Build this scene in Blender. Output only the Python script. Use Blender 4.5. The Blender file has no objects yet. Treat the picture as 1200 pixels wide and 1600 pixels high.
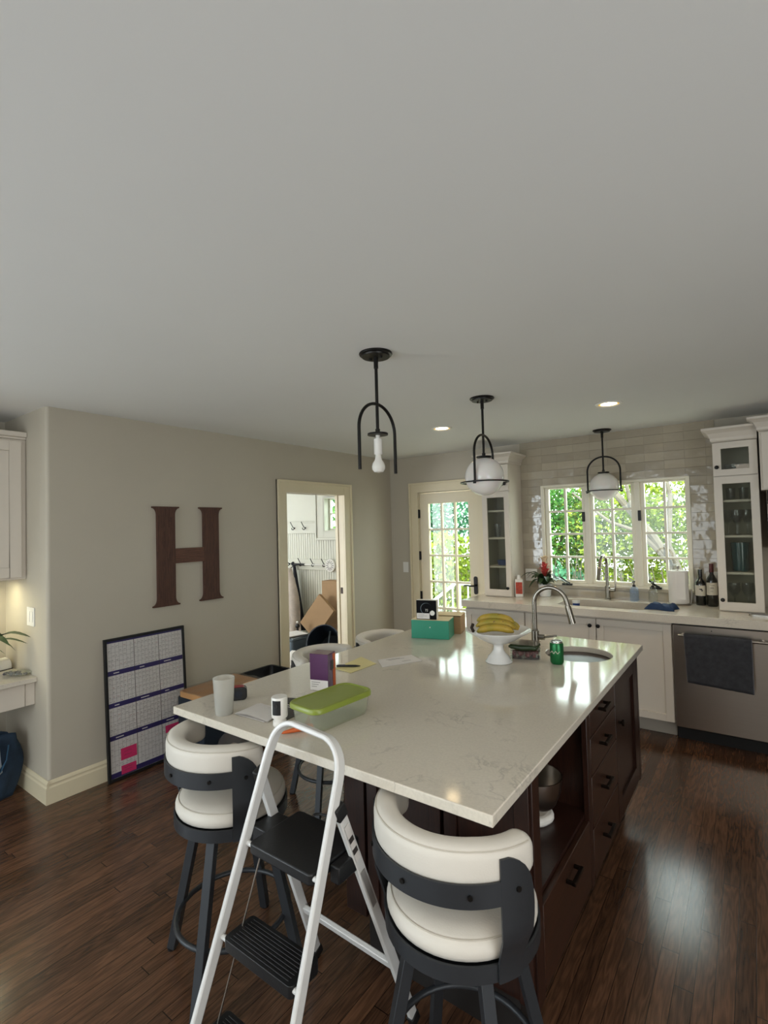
import bpy, bmesh, math, random
from mathutils import Vector, Matrix, Euler
random.seed(7)
S = bpy.context.scene
COL = S.collection
PI = math.pi
R = math.radians

# ---------------------------------------------------------------- camera
F, YAW, PITCH, ROLL, CAMH = 784.54, .6352, .0301, -.0265, 1.608
fw = Vector((-math.sin(YAW)*math.cos(PITCH), math.cos(YAW)*math.cos(PITCH), math.sin(PITCH)))
rt = Vector((math.cos(YAW), math.sin(YAW), 0))
up = rt.cross(fw)
r2 = rt*math.cos(ROLL)+up*math.sin(ROLL)
u2 = up*math.cos(ROLL)-rt*math.sin(ROLL)
cd = bpy.data.cameras.new('camera')
cd.sensor_fit = 'HORIZONTAL'; cd.sensor_width = 36; cd.lens = F/1200*36
cd.clip_start = .02
cam = bpy.data.objects.new('camera', cd); COL.objects.link(cam)
cam.matrix_world = Matrix(((r2.x, u2.x, -fw.x, 0), (r2.y, u2.y, -fw.y, 0), (r2.z, u2.z, -fw.z, CAMH), (0, 0, 0, 1)))
S.camera = cam

# ---------------------------------------------------------------- light
w = bpy.data.worlds.new('sky'); S.world = w; w.use_nodes = True
bg = w.node_tree.nodes['Background']
bg.inputs[0].default_value = (.93, .97, 1, 1); bg.inputs[1].default_value = 9.0

def lamp(name, kind, loc, rot, energy, color, **kw):
    d = bpy.data.lights.new(name, kind); d.energy = energy; d.color = color
    for k, v in kw.items(): setattr(d, k, v)
    o = bpy.data.objects.new(name, d); COL.objects.link(o)
    o.location = loc; o.rotation_euler = rot
    return o
lamp('sun', 'SUN', (0, 0, 10), (R(38), R(18), 0), 17.0, (1, .95, .85), angle=R(1))
# fill lights added out of view by the windowless left, rear and right walls
def fill_lamp(name, loc, aim, energy, color, sx, sy):
    q = Vector(aim).to_track_quat('-Z', 'Y').to_euler()
    return lamp(name, 'AREA', loc, q, energy, color, shape='RECTANGLE', size=sx, size_y=sy)
fill_lamp('left_fill_light', (-4.15, -1.65, 1.3), (1, .12, .10), 92, (.80, .92, 1), 1.8, 1.6)
fill_lamp('rear_fill_light', (-2.0, -2.86, 1.25), (0, 1, .12), 52, (.84, .935, 1), 2.4, 1.9)
fill_lamp('right_fill_light', (2.36, .3, 1.3), (-1, .1, .10), 74, (.90, .96, 1), 3.4, 1.6)
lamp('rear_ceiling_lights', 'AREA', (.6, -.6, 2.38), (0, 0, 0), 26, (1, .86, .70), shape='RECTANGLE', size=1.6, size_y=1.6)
lamp('mudroom_fill_light', 'AREA', (-5.9, 3.9, 1.6), (R(90), 0, R(-90)), 15, (.9, .97, 1), shape='RECTANGLE', size=1.2, size_y=1.2)  # added fill from the blind end wall, brightening the mudroom
S.view_settings.view_transform = 'Standard'
S.view_settings.look = 'None'
S.view_settings.gamma = 1
S.view_settings.use_curve_mapping = False
S.view_settings.exposure = 0.15

# ---------------------------------------------------------------- helpers
def lin(c):
    if isinstance(c, str):
        c = tuple(int(c[i:i+2], 16)/255 for i in (0, 2, 4))
    return tuple(x/12.92 if x <= .04045 else ((x+.055)/1.055)**2.4 for x in c)+(1,)

def tag(o, label=None, cat=None, group=None, kind=None):
    if label: o['label'] = label
    if cat: o['category'] = cat
    if group: o['group'] = group
    if kind: o['kind'] = kind
    return o

def thing(name, label, cat, loc=(0, 0, 0), rz=0, group=None, rot=None):
    o = bpy.data.objects.new(name, None); COL.objects.link(o)
    o.location = loc; o.rotation_euler = rot if rot else (0, 0, rz)
    o.empty_display_size = .05
    return tag(o, label, cat, group)

class MB:
    def __init__(s): s.v = []; s.f = []
    def add(s, vs, fs):
        n = len(s.v); s.v += [tuple(v) for v in vs]; s.f += [tuple(i+n for i in f) for f in fs]; return s
    def box(s, x0, x1, y0, y1, z0, z1, M=None):
        x0, x1 = sorted((x0, x1)); y0, y1 = sorted((y0, y1)); z0, z1 = sorted((z0, z1))
        vs = [Vector((x, y, z)) for z in (z0, z1) for y in (y0, y1) for x in (x0, x1)]
        if M: vs = [M @ v for v in vs]
        return s.add(vs, [(0, 2, 3, 1), (4, 5, 7, 6), (0, 1, 5, 4), (1, 3, 7, 5), (3, 2, 6, 7), (2, 0, 4, 6)])
    def tube(s, pts, r, seg=10, rb=None, upv=None, closed=False, sq=False):
        P = [Vector(p) for p in pts]; n = len(P)
        rr = r if isinstance(r, (list, tuple)) else [r]*n
        up_ = Vector(upv) if upv else None
        rings = []; prev = None
        for i in range(n):
            a = P[(i-1) % n] if (closed or i > 0) else P[i]
            b = P[(i+1) % n] if (closed or i < n-1) else P[i]
            t = (b-a).normalized()
            if up_ is not None: x = up_-t*up_.dot(t)
            elif prev is not None: x = prev-t*prev.dot(t)
            else:
                x = Vector((0, 0, 1)); x = x-t*x.dot(t)
                if x.length < .05: x = Vector((1, 0, 0)); x = x-t*x.dot(t)
            if x.length < 1e-6: x = t.orthogonal()
            x.normalize(); prev = x; y = t.cross(x)
            ring = []
            for k in range(seg):
                an = 2*PI*(k+(.5 if sq else 0))/seg
                q = math.sqrt(2) if sq else 1
                ring.append(P[i]+x*math.cos(an)*rr[i]*q+y*math.sin(an)*(rb if rb else rr[i])*q)
            rings.append(ring)
        vs = [v for g in rings for v in g]; fs = []
        m = n if closed else n-1
        for i in range(m):
            for k in range(seg):
                a = i*seg+k; b = i*seg+(k+1) % seg; c = ((i+1) % n)*seg+(k+1) % seg; d = ((i+1) % n)*seg+k
                fs.append((a, b, c, d))
        if not closed:
            fs.append(tuple(range(seg-1, -1, -1))); fs.append(tuple((n-1)*seg+k for k in range(seg)))
        return s.add(vs, fs)
    def cyl(s, a, b, r, seg=20, r2=None):
        return s.tube([a, b], [r, r2 if r2 is not None else r], seg)
    def lathe(s, prof, seg=32, c=(0, 0, 0), M=None, a0=0, a1=2*PI):
        full = abs(a1-a0-2*PI) < 1e-6
        k_ = seg if full else seg+1
        vs = []
        for r, z in prof:
            for k in range(k_):
                a = a0+(a1-a0)*k/seg
                v = Vector((r*math.cos(a), r*math.sin(a), z))
                if M: v = M @ v
                vs.append(v+Vector(c))
        fs = []
        for i in range(len(prof)-1):
            for k in range(seg):
                k2 = (k+1) % k_
                fs.append((i*k_+k, i*k_+k2, (i+1)*k_+k2, (i+1)*k_+k))
        return s.add(vs, fs)
    def prism(s, poly, fn, d0, d1):
        n = len(poly)
        vs = [fn(u, v, d0) for u, v in poly]+[fn(u, v, d1) for u, v in poly]
        fs = [tuple(range(n-1, -1, -1)), tuple(range(n, 2*n))]+[(i, (i+1) % n, n+(i+1) % n, n+i) for i in range(n)]
        return s.add(vs, fs)
    def sphere(s, c, r, seg=20, sc=(1, 1, 1), n=10):
        prof = [(max(1e-4, math.sin(PI*i/n))*r, -math.cos(PI*i/n)*r) for i in range(n+1)]
        return s.lathe(prof, seg, c, Matrix.Diagonal((sc[0], sc[1], sc[2])))
    def plate(s, outer, holes, fn, d0, d1):
        bm = bmesh.new(); loops = []
        for lp in [outer]+holes:
            vs = [bm.verts.new((u, v, 0)) for u, v in lp]
            loops.append([bm.edges.new((vs[i], vs[(i+1) % len(vs)])) for i in range(len(vs))])
        bmesh.ops.triangle_fill(bm, edges=[e for l in loops for e in l], use_beauty=True)
        bm.verts.index_update()
        co = [v.co.copy() for v in bm.verts]; fs = [tuple(v.index for v in f.verts) for f in bm.faces]
        bm.free(); n = len(co)
        vs = [fn(c.x, c.y, d0) for c in co]+[fn(c.x, c.y, d1) for c in co]
        ff = fs+[tuple(i+n for i in reversed(f)) for f in fs]; o = 0
        for lp in [outer]+holes:
            m = len(lp); ff += [(o+i, o+(i+1) % m, n+o+(i+1) % m, n+o+i) for i in range(m)]; o += m
        return s.add(vs, ff)
    def build(s, name, mat, parent=None, bevel=0, smooth=True, world=False, bseg=2, subd=0, angle=38):
        off = Vector((0, 0, 0))
        if parent is not None and world:
            p = parent
            while p is not None: off += p.location; p = p.parent
        me = bpy.data.meshes.new(name)
        me.from_pydata([tuple(Vector(v)-off) for v in s.v], [], s.f)
        bm = bmesh.new(); bm.from_mesh(me)
        bmesh.ops.remove_doubles(bm, verts=bm.verts, dist=1e-6)
        bmesh.ops.recalc_face_normals(bm, faces=bm.faces)
        bm.to_mesh(me); bm.free()
        if smooth:
            me.shade_smooth(); me.set_sharp_from_angle(angle=R(angle))
        me.materials.append(mat)
        o = bpy.data.objects.new(name, me); COL.objects.link(o)
        if parent is not None: o.parent = parent
        if bevel:
            b = o.modifiers.new('bevel', 'BEVEL'); b.width = bevel; b.segments = bseg; b.limit_method = 'ANGLE'; b.angle_limit = R(40)
        if subd:
            q = o.modifiers.new('subd', 'SUBSURF'); q.levels = subd; q.render_levels = subd
        return o

def B(name, mat, parent, x0, x1, y0, y1, z0, z1, bevel=.002, world=True):
    return MB().box(x0, x1, y0, y1, z0, z1).build(name, mat, parent, bevel=bevel, world=world)

def struct(o, label=None, cat=None):
    o['kind'] = 'structure'
    return tag(o, label, cat)

def kids(o): return [c for c in bpy.data.objects if c.parent == o]
def dup(o, loc=None, rz=None, label=None, parent=None):
    c = o.copy(); COL.objects.link(c); c.parent = parent
    if parent is None:
        if loc is not None: c.location = loc
        if rz is not None: c.rotation_euler = (0, 0, rz)
        if label: c['label'] = label
    for k in kids(o): dup(k, parent=c)
    return c

def circ(cx, cy, r, n=32, a0=0, ry=None):
    return [(cx+r*math.cos(a0+2*PI*i/n), cy+(ry or r)*math.sin(a0+2*PI*i/n)) for i in range(n)]
def rrect(x0, x1, y0, y1, r, n=5):
    p = []
    for cx, cy, a in ((x1-r, y1-r, 0), (x0+r, y1-r, PI/2), (x0+r, y0+r, PI), (x1-r, y0+r, 3*PI/2)):
        p += [(cx+r*math.cos(a+PI/2*i/n), cy+r*math.sin(a+PI/2*i/n)) for i in range(n+1)]
    return p
XZ = lambda u, v, d: Vector((u, d, v))       # wall facing -y, d = y
YZ = lambda u, v, d: Vector((d, u, v))       # wall facing +x, d = x
XY = lambda u, v, d: Vector((u, v, d))

# ---------------------------------------------------------------- materials
MATS = {}
class NT:
    def __init__(s, name):
        s.m = bpy.data.materials.new(name); s.m.use_nodes = True
        s.t = s.m.node_tree; s.bs = s.t.nodes['Principled BSDF']; s.out = s.t.nodes['Material Output']
    def n(s, typ, **kw):
        x = s.t.nodes.new('ShaderNode'+typ)
        for k, v in kw.items():
            if k.startswith('i_'):
                key = k[2:]; key = int(key) if key.isdigit() else key
                s.set(x, key, v)
            else: setattr(x, k, v)
        return x
    def set(s, node, key, v):
        sock = node.inputs[key]
        if isinstance(v, bpy.types.NodeSocket): s.t.links.new(v, sock)
        elif isinstance(v, bpy.types.Node): s.t.links.new(v.outputs[0], sock)
        else: sock.default_value = v
    def math(s, op, a, b=0.0, c=None):
        x = s.n('Math', operation=op); s.set(x, 0, a); s.set(x, 1, b)
        if c is not None: s.set(x, 2, c)
        return x.outputs[0]
    def mix(s, fac, a, b):
        x = s.n('Mix', data_type='RGBA'); s.set(x, 0, fac); s.set(x, 6, a); s.set(x, 7, b)
        return x.outputs[2]
    def ramp(s, fac, stops):
        x = s.n('ValToRGB'); s.set(x, 0, fac)
        e = x.color_ramp.elements
        while len(e) < len(stops): e.new(.5)
        for i, (p, c) in enumerate(stops): e[i].position = p; e[i].color = c
        return x.outputs[0]
    def P(s, **kw):
        names = dict(color='Base Color', rough='Roughness', metal='Metallic', spec='Specular IOR Level', trans='Transmission Weight', ior='IOR', alpha='Alpha', coat='Coat Weight', sheen='Sheen Weight', normal='Normal', sss='Subsurface Weight', coatr='Coat Roughness')
        for k, v in kw.items(): s.set(s.bs, names[k], v)
        return s
    def bump(s, h, strength=.2, dist=.01):
        x = s.n('Bump'); s.set(x, 'Height', h); x.inputs['Strength'].default_value = strength; x.inputs['Distance'].default_value = dist
        s.set(s.bs, 'Normal', x); return s
    def pos(s): return s.n('NewGeometry').outputs['Position']
    def obj(s): return s.n('TexCoord').outputs['Object']
    def noise(s, vec, scale, detail=4, rough=.55, out=0):
        x = s.n('TexNoise'); s.set(x, 'Vector', vec); x.inputs['Scale'].default_value = scale; x.inputs['Detail'].default_value = detail; x.inputs['Roughness'].default_value = rough
        return x.outputs[out]
    def mapping(s, vec, scale=(1, 1, 1), loc=(0, 0, 0), rot=(0, 0, 0)):
        x = s.n('Mapping'); s.set(x, 0, vec); x.inputs['Scale'].default_value = scale; x.inputs['Location'].default_value = loc; x.inputs['Rotation'].default_value = rot
        return x.outputs[0]

def plain(name, c, rough=.5, metal=0, var=.06, nscale=8, bump=.0, bscale=60, **kw):
    """a paint, plastic or metal with a little uneven tone and surface"""
    t = NT(name); c = lin(c)
    v = t.obj()
    n = t.noise(v, nscale, 3)
    d = tuple(max(0, x*(1-var)) for x in c[:3])+(1,)
    e = tuple(min(1, x*(1+var)) for x in c[:3])+(1,)
    t.P(color=t.ramp(n, [(.3, d), (.7, e)]), rough=rough, metal=metal, **kw)
    if bump: t.bump(t.noise(v, bscale, 3), bump, .004)
    return t.m

M = {}
M['wall'] = plain('wall_paint', 'bab2a2', .75, var=.02, nscale=2, bump=.06, bscale=180)
M['ceil'] = plain('ceiling_paint', 'e9e9e6', .85, var=.012, nscale=1.2, bump=.035, bscale=90)
M['trim'] = plain('trim_paint', 'ded2b4', .35, var=.02, nscale=3)
M['sashwhite'] = plain('window_paint', 'e6dfcc', .35, var=.02, nscale=3)
M['cabwhite'] = plain('cabinet_paint', 'd8cfc2', .4, var=.02, nscale=3)
M['cabin'] = plain('cabinet_interior', 'b9b5a3', .6, var=.03)
M['black'] = plain('black_metal', '1a1816', .38, .55, var=.1)
M['bronze'] = plain('dark_bronze', '2a211b', .35, .8, var=.1)
M['steel'] = plain('stainless_steel', 'a8a29a', .28, 1, var=.04)
M['sinksteel'] = plain('sink_steel', '57554f', .42, 1, var=.05)
M['nickel'] = plain('brushed_nickel', '98938a', .24, 1, var=.05)
M['white'] = plain('white_plastic', 'e6e4de', .35, var=.02)
M['ceramic'] = plain('white_ceramic', 'e2e2e0', .12, var=.02)
M['opal'] = plain('opal_glass', 'e8e4df', .18, var=.015, sss=.15)
M['bulb'] = plain('frosted_bulb_glass', 'e6e4dc', .15, var=.02, sss=.1)
M['stoolmetal'] = plain('charcoal_powder_coat', '33363a', .42, .35, var=.06)
M['vinyl'] = plain('cream_upholstery', 'd2cdc3', .55, var=.035, nscale=5, bump=.12, bscale=240)
M['piping'] = plain('cream_piping', 'c3bdb1', .6, var=.03)
M['ladder'] = plain('white_enamel', 'd5d5d3', .3, var=.04)
M['blackplastic'] = plain('black_plastic', '131416', .42, var=.15, bump=.1, bscale=120)
M['rubber'] = plain('black_rubber', '0e0e0f', .6, var=.1)
M['paper'] = plain('white_paper', 'dedad6', .7, var=.02)
M['yellowpaper'] = plain('yellow_paper', 'e2d69a', .7, var=.03)
M['darkprint'] = plain('dark_printed_paper', '3e3d3b', .5, var=.1)
M['greyprint'] = plain('grey_print', '8e8b88', .7, var=.1)
M['teal'] = plain('teal_card', '2b8d71', .45, var=.04)
M['card'] = plain('brown_cardboard', 'a98a66', .8, var=.07, nscale=5)
M['cardlight'] = plain('pale_card', 'e0d2ac', .7, var=.03)
M['purple'] = plain('purple_card', '4a1c49', .3, var=.1)
M['purpletop'] = plain('maroon_card', '5a1c32', .3, var=.1)
M['greenlid'] = plain('olive_green_plastic', '83913a', .32, var=.05)
M['orange'] = plain('orange_carrot', 'c25a22', .5, var=.12)
M['red'] = plain('red_plastic', '8c1f26', .35, var=.06)
M['greencan'] = plain('green_can_metal', '1e6b3c', .3, .55, var=.06)
M['alu'] = plain('can_aluminium', 'b9b9b5', .25, 1, var=.03)
M['cucumber'] = plain('dark_green_skin', '26371f', .35, var=.25, nscale=30)
M['berry'] = plain('red_berry', '6d1820', .4, var=.3, nscale=50)
M['bluecloth'] = plain('blue_cloth', '22395a', .9, var=.2, nscale=25, bump=.5, bscale=300)
M['towel'] = plain('charcoal_terry', '3c3d42', .95, var=.2, nscale=30, bump=.8, bscale=420)
M['towelhem'] = plain('grey_hem', '66656a', .95, var=.1, bump=.5, bscale=300)
M['blue'] = plain('blue_plastic', '28427f', .35, var=.05)
M['navy'] = plain('navy_plastic', '1d2733', .45, var=.1)
M['navyink'] = plain('navy_ink', '332c5c', .4, var=.1)
M['ink'] = plain('dark_ink', '3b3634', .6, var=.1)
M['pink'] = plain('pink_note', 'cc2f66', .6, var=.06)
M['board'] = plain('dry_erase_board', 'cdc9c6', .25, var=.02)
M['leafdark'] = plain('dark_leaf', '2c4324', .4, var=.3, nscale=15)
M['petalred'] = plain('red_bract', 'c04a44', .45, var=.2, nscale=20)
M['petalcream'] = plain('cream_bract', 'e6cfae', .5, var=.1)
M['soil'] = plain('soil', '2a2119', .95, var=.3, nscale=40)
M['winedark'] = plain('dark_wine_glass', '0d0f0c', .08, var=.2, coat=.5)
M['foil'] = plain('burgundy_foil', '4a1f1b', .3, .4, var=.1)
M['label'] = plain('cream_label', 'cfc8b8', .6, var=.03)
M['redlabel'] = plain('red_orange_label', 'a83a22', .5, var=.35, nscale=60)
M['bluesoap'] = plain('blue_soap', '9dbbe0', .1, var=.05)
M['tealglass'] = plain('teal_glass', '0f4a50', .1, var=.1, coat=.4)
M['jean'] = plain('blue_canvas', '1c2f42', .85, var=.2, nscale=18, bump=.3, bscale=200)
M['jeanstrap'] = plain('blue_strap', '2c5573', .8, var=.15, nscale=20)
M['jeanlight'] = plain('pale_lining', 'a9b4bd', .8, var=.1)
M['jacket'] = plain('beige_fabric', 'c4b9ae', .9, var=.2, nscale=9, bump=.4, bscale=40)
M['darkfab'] = plain('dark_fabric', '23262e', .9, var=.2, nscale=9, bump=.4, bscale=40)
M['grey'] = plain('blue_grey_plastic', '66747f', .5, var=.06)
M['lightgrey'] = plain('pale_grey_plastic', 'aab4bc', .5, var=.06)
M['concrete'] = plain('patio_stone', 'c4beb4', .9, var=.08, nscale=3)
M['bark'] = plain('tree_bark', '4a443c', .9, var=.25, nscale=12, bump=.6, bscale=40)
M['fencewood'] = plain('weathered_fence', '67615a', .9, var=.2, nscale=6)
M['railwhite'] = plain('white_rail_paint', 'dfe6ee', .4, var=.02)
M['banana'] = None
M['darktile'] = plain('dark_toe', '1a1614', .6, var=.1)
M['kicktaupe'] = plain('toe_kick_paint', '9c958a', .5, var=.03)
M['dim'] = plain('dark_dish', '4b4650', .3, var=.5, nscale=60)

def emit(name, c, s):
    t = NT(name); e = t.n('Emission'); e.inputs[0].default_value = lin(c); e.inputs[1].default_value = s
    t.t.links.new(e.outputs[0], t.out.inputs[0]); return t.m
M['downlight'] = emit('downlight_glow', 'ffe2b0', 14)

M['lampring'] = emit('lamp_reflector_glow', 'f0c264', .95)
def seethrough(name, tint, dens=.1, diff='ffffff', rough=.02, ior=1.45):
    """clear sheet: transparent + a little body + fresnel gloss"""
    t = NT(name)
    tr = t.n('BsdfTransparent'); tr.inputs[0].default_value = lin(tint)
    df = t.n('BsdfDiffuse'); df.inputs[0].default_value = lin(diff)
    gl = t.n('BsdfGlossy'); gl.inputs['Roughness'].default_value = rough
    m1 = t.n('MixShader'); m1.inputs[0].default_value = dens
    t.t.links.new(tr.outputs[0], m1.inputs[1]); t.t.links.new(df.outputs[0], m1.inputs[2])
    tl = t.n('BsdfTranslucent'); tl.inputs[0].default_value = lin(diff)
    md = t.n('MixShader'); md.inputs[0].default_value = .5
    t.t.links.new(df.outputs[0], md.inputs[1]); t.t.links.new(tl.outputs[0], md.inputs[2]); t.t.links.new(md.outputs[0], m1.inputs[2])
    bf = t.n('NewGeometry').outputs['Backfacing']
    fr = t.n('Fresnel'); t.set(fr, 0, t.math('ADD', ior, t.math('MULTIPLY', bf, 1/ior-ior)))
    m2 = t.n('MixShader'); t.t.links.new(fr.outputs[0], m2.inputs[0])
    t.t.links.new(m1.outputs[0], m2.inputs[1]); t.t.links.new(gl.outputs[0], m2.inputs[2])
    t.t.links.new(m2.outputs[0], t.out.inputs[0]); return t.m
M['pane'] = seethrough('window_glass', 'f4fbf8', .0)
M['cabglass'] = seethrough('cabinet_glass', 'eef0ec', .0)
M['clear'] = seethrough('clear_glassware', 'f6f8f7', .04, ior=1.5)
M['tub'] = seethrough('clear_plastic', 'f8faf4', .22, 'eef0e4', .08)
M['frost'] = seethrough('frosted_plastic', 'fbfbf8', .5, 'e4e2dc', .25)
M['water'] = seethrough('water_in_cup', 'e9ecea', .4, 'c9cac4', .05, 1.33)
M['bagplastic'] = seethrough('clear_bag_plastic', 'f0ece8', .14, 'c9c3c0', .15)
M['bluebottle'] = seethrough('blue_tinted_plastic', 'eaf2fd', .13, 'c4daf5', .05)

# hardwood floor: strips along y with their own tone, grain and cathedral figure
t = NT('oak_strip_floor')
sep = t.n('SeparateXYZ'); t.set(sep, 0, t.pos())
W_, L_ = .0575, .95
u = t.math('DIVIDE', sep.outputs[0], W_); iu = t.math('FLOOR', u); fu = t.math('FRACT', u)
wn = t.n('TexWhiteNoise', noise_dimensions='1D'); t.set(wn, 'W', iu)
yy = t.math('ADD', sep.outputs[1], t.math('MULTIPLY', wn.outputs[0], 5.0))
vv = t.math('DIVIDE', yy, L_); iv = t.math('FLOOR', vv); fv = t.math('FRACT', vv)
wn2 = t.n('TexWhiteNoise', noise_dimensions='2D'); cb = t.n('CombineXYZ'); t.set(cb, 0, iu); t.set(cb, 1, iv); t.set(wn2, 'Vector', cb)
rnd = wn2.outputs[0]
gc = t.n('CombineXYZ'); t.set(gc, 0, t.math('ADD', sep.outputs[0], t.math('MULTIPLY', rnd, 31.0)))
t.set(gc, 1, t.math('MULTIPLY', sep.outputs[1], .11)); t.set(gc, 2, t.math('MULTIPLY', rnd, 17.0))
g1 = t.noise(gc, 26, 2, .5)
fig = t.math('FRACT', t.math('MULTIPLY', g1, 7.0))
fig = t.math('ABSOLUTE', t.math('SUBTRACT', fig, .5))
gf = t.n('CombineXYZ'); t.set(gf, 0, sep.outputs[0]); t.set(gf, 1, t.math('MULTIPLY', sep.outputs[1], .03)); t.set(gf, 2, rnd)
fine = t.noise(gf, 420, 3, .6)
val = t.math('ADD', t.math('MULTIPLY', fig, .42), t.math('ADD', t.math('MULTIPLY', fine, .45), t.math('MULTIPLY', t.math('SUBTRACT', rnd, .5), .24)))
colr = t.ramp(val, [(.08, lin('33231a')), (.32, lin('533a2a')), (.58, lin('6e4d38')), (.9, lin('8b684d'))])
eu = t.math('MINIMUM', fu, t.math('SUBTRACT', 1.0, fu)); ev = t.math('MINIMUM', fv, t.math('SUBTRACT', 1.0, fv))
gap = t.math('MAXIMUM', t.math('LESS_THAN', eu, .018), t.math('LESS_THAN', ev, .0016))
t.P(color=t.mix(gap, colr, lin('140b07')), rough=t.math('ADD', .12, t.math('MULTIPLY', fine, .14)), spec=.5)
t.bump(t.math('SUBTRACT', t.math('MULTIPLY', val, .35), gap), .12, .002)
M['floor'] = t.m

def woodmat(name, c0, c1, rough, axis, sc=1):
    t = NT(name); v = t.obj()
    s_ = [14*sc, 14*sc, 14*sc]; s_[axis] = 1.1*sc
    n1 = t.noise(t.mapping(v, tuple(s_)), 3, 4, .6)
    f = t.math('FRACT', t.math('MULTIPLY', n1, 5))
    s2 = [90*sc]*3; s2[axis] = 3*sc
    n2 = t.noise(t.mapping(v, tuple(s2)), 3, 3)
    val = t.math('ADD', t.math('MULTIPLY', f, .4), t.math('MULTIPLY', n2, .6))
    t.P(color=t.ramp(val, [(.2, lin(c0)), (.75, lin(c1))]), rough=rough)
    return t.m
M['espresso'] = woodmat('espresso_stained_wood', '1e100c', '341d15', .34, 2)
M['espressoy'] = woodmat('espresso_drawer_wood', '22130d', '3d2418', .34, 1)
M['walnut'] = woodmat('walnut_letter_wood', '38211a', '5a3a2c', .7, 2)
M['walnuty'] = woodmat('walnut_crossbar_wood', '452a1f', '6a4737', .7, 1)

# quartz
def quartz(name, base, vein):
    t = NT(name); v = t.pos()
    warp = t.noise(v, 2.2, 4, .6, out=1)
    vm = t.n('VectorMath', operation='MULTIPLY_ADD'); t.set(vm, 0, warp); vm.inputs[1].default_value = (.35, .35, .35); t.set(vm, 2, v)
    n1 = t.noise(vm, 7, 5, .62)
    r1 = t.math('ABSOLUTE', t.math('SUBTRACT', n1, .5))
    m1 = t.ramp(r1, [(.0, (1, 1, 1, 1)), (.03, (0, 0, 0, 1))])
    n2 = t.noise(v, 5, 3)
    m2 = t.ramp(n2, [(.54, (0, 0, 0, 1)), (.70, (1, 1, 1, 1))])
    n3 = t.noise(v, 130, 2)
    sp = t.ramp(n3, [(.35, lin(base)), (.65, tuple(min(1, x*1.07) for x in lin(base)[:3])+(1,))])
    t.P(color=t.mix(t.math('MULTIPLY', t.math('MULTIPLY', m1, m2), .5), sp, lin(vein)), rough=.09, spec=.5)
    return t.m
M['quartz'] = quartz('veined_white_quartz', 'cfc8ba', '9a948c')
M['quartz2'] = quartz('white_quartz_counter', 'd3cbbd', 'a79f95')

# glazed tile
t = NT('glazed_wall_tile'); v = t.pos(); sep = t.n('SeparateXYZ'); t.set(sep, 0, v)
cb = t.n('CombineXYZ'); t.set(cb, 0, sep.outputs[0]); t.set(cb, 1, sep.outputs[2])
br = t.n('TexBrick', offset=.5, squash=1); t.set(br, 'Vector', cb)
for k, x in (('Color1', lin('b7ac98')), ('Color2', lin('a89e8c')), ('Mortar', lin('ada392')), ('Scale', 1.0), ('Mortar Size', .0016), ('Brick Width', .30), ('Row Height', .0755), ('Bias', 0.0), ('Mortar Smooth', .2)):
    br.inputs[k].default_value = x
row = t.math('FLOOR', t.math('DIVIDE', sep.outputs[2], .0755))
half = t.math('MULTIPLY', t.math('MODULO', row, 2.0), .15)
coli = t.math('FLOOR', t.math('DIVIDE', t.math('ADD', sep.outputs[0], half), .30))
wn = t.n('TexWhiteNoise', noise_dimensions='2D'); c2 = t.n('CombineXYZ'); t.set(c2, 0, row); t.set(c2, 1, coli); t.set(wn, 'Vector', c2)
tone = t.mix(t.math('MULTIPLY', wn.outputs[0], .35), br.outputs[0], lin('8f8575'))
sc_ = t.n('SeparateColor'); t.set(sc_, 0, wn.outputs[1])
tilt = t.math('ADD', t.math('MULTIPLY', sep.outputs[0], t.math('MULTIPLY', t.math('SUBTRACT', sc_.outputs[0], .5), .03)), t.math('MULTIPLY', sep.outputs[2], t.math('MULTIPLY', t.math('SUBTRACT', sc_.outputs[1], .5), .05)))
h = t.math('ADD', t.math('MULTIPLY', t.noise(v, 9, 2), .006), tilt)
h = t.math('SUBTRACT', h, t.math('MULTIPLY', br.outputs[1], .0015))
t.P(color=tone, rough=.1, spec=.6); t.bump(h, .8, 1.0)
M['tile'] = t.m

# brushed steel front
t = NT('brushed_steel_front'); v = t.obj()
n = t.noise(t.mapping(v, (3, 3, 300)), 2, 2)
t.P(color=t.ramp(n, [(.3, lin('b3aba2')), (.7, lin('b8b0a7'))]), metal=1, rough=t.math('ADD', .27, t.math('MULTIPLY', n, .04)))
M['dwsteel'] = t.m

# banana
t = NT('banana_peel'); v = t.obj()
n = t.noise(v, 14, 3); n2 = t.noise(v, 55, 2)
c = t.ramp(n, [(.3, lin('858029')), (.55, lin('a98d2f')), (.75, lin('b89b3e'))])
t.P(color=t.mix(t.ramp(n2, [(.66, (0, 0, 0, 1)), (.72, (1, 1, 1, 1))]), c, lin('6b5524')), rough=.5)
M['banana'] = t.m
# beadboard: vertical grooves are in the mesh, paint only
M['bead'] = plain('beadboard_paint', 'd6d6c8', .45, var=.02, nscale=3)

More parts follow.
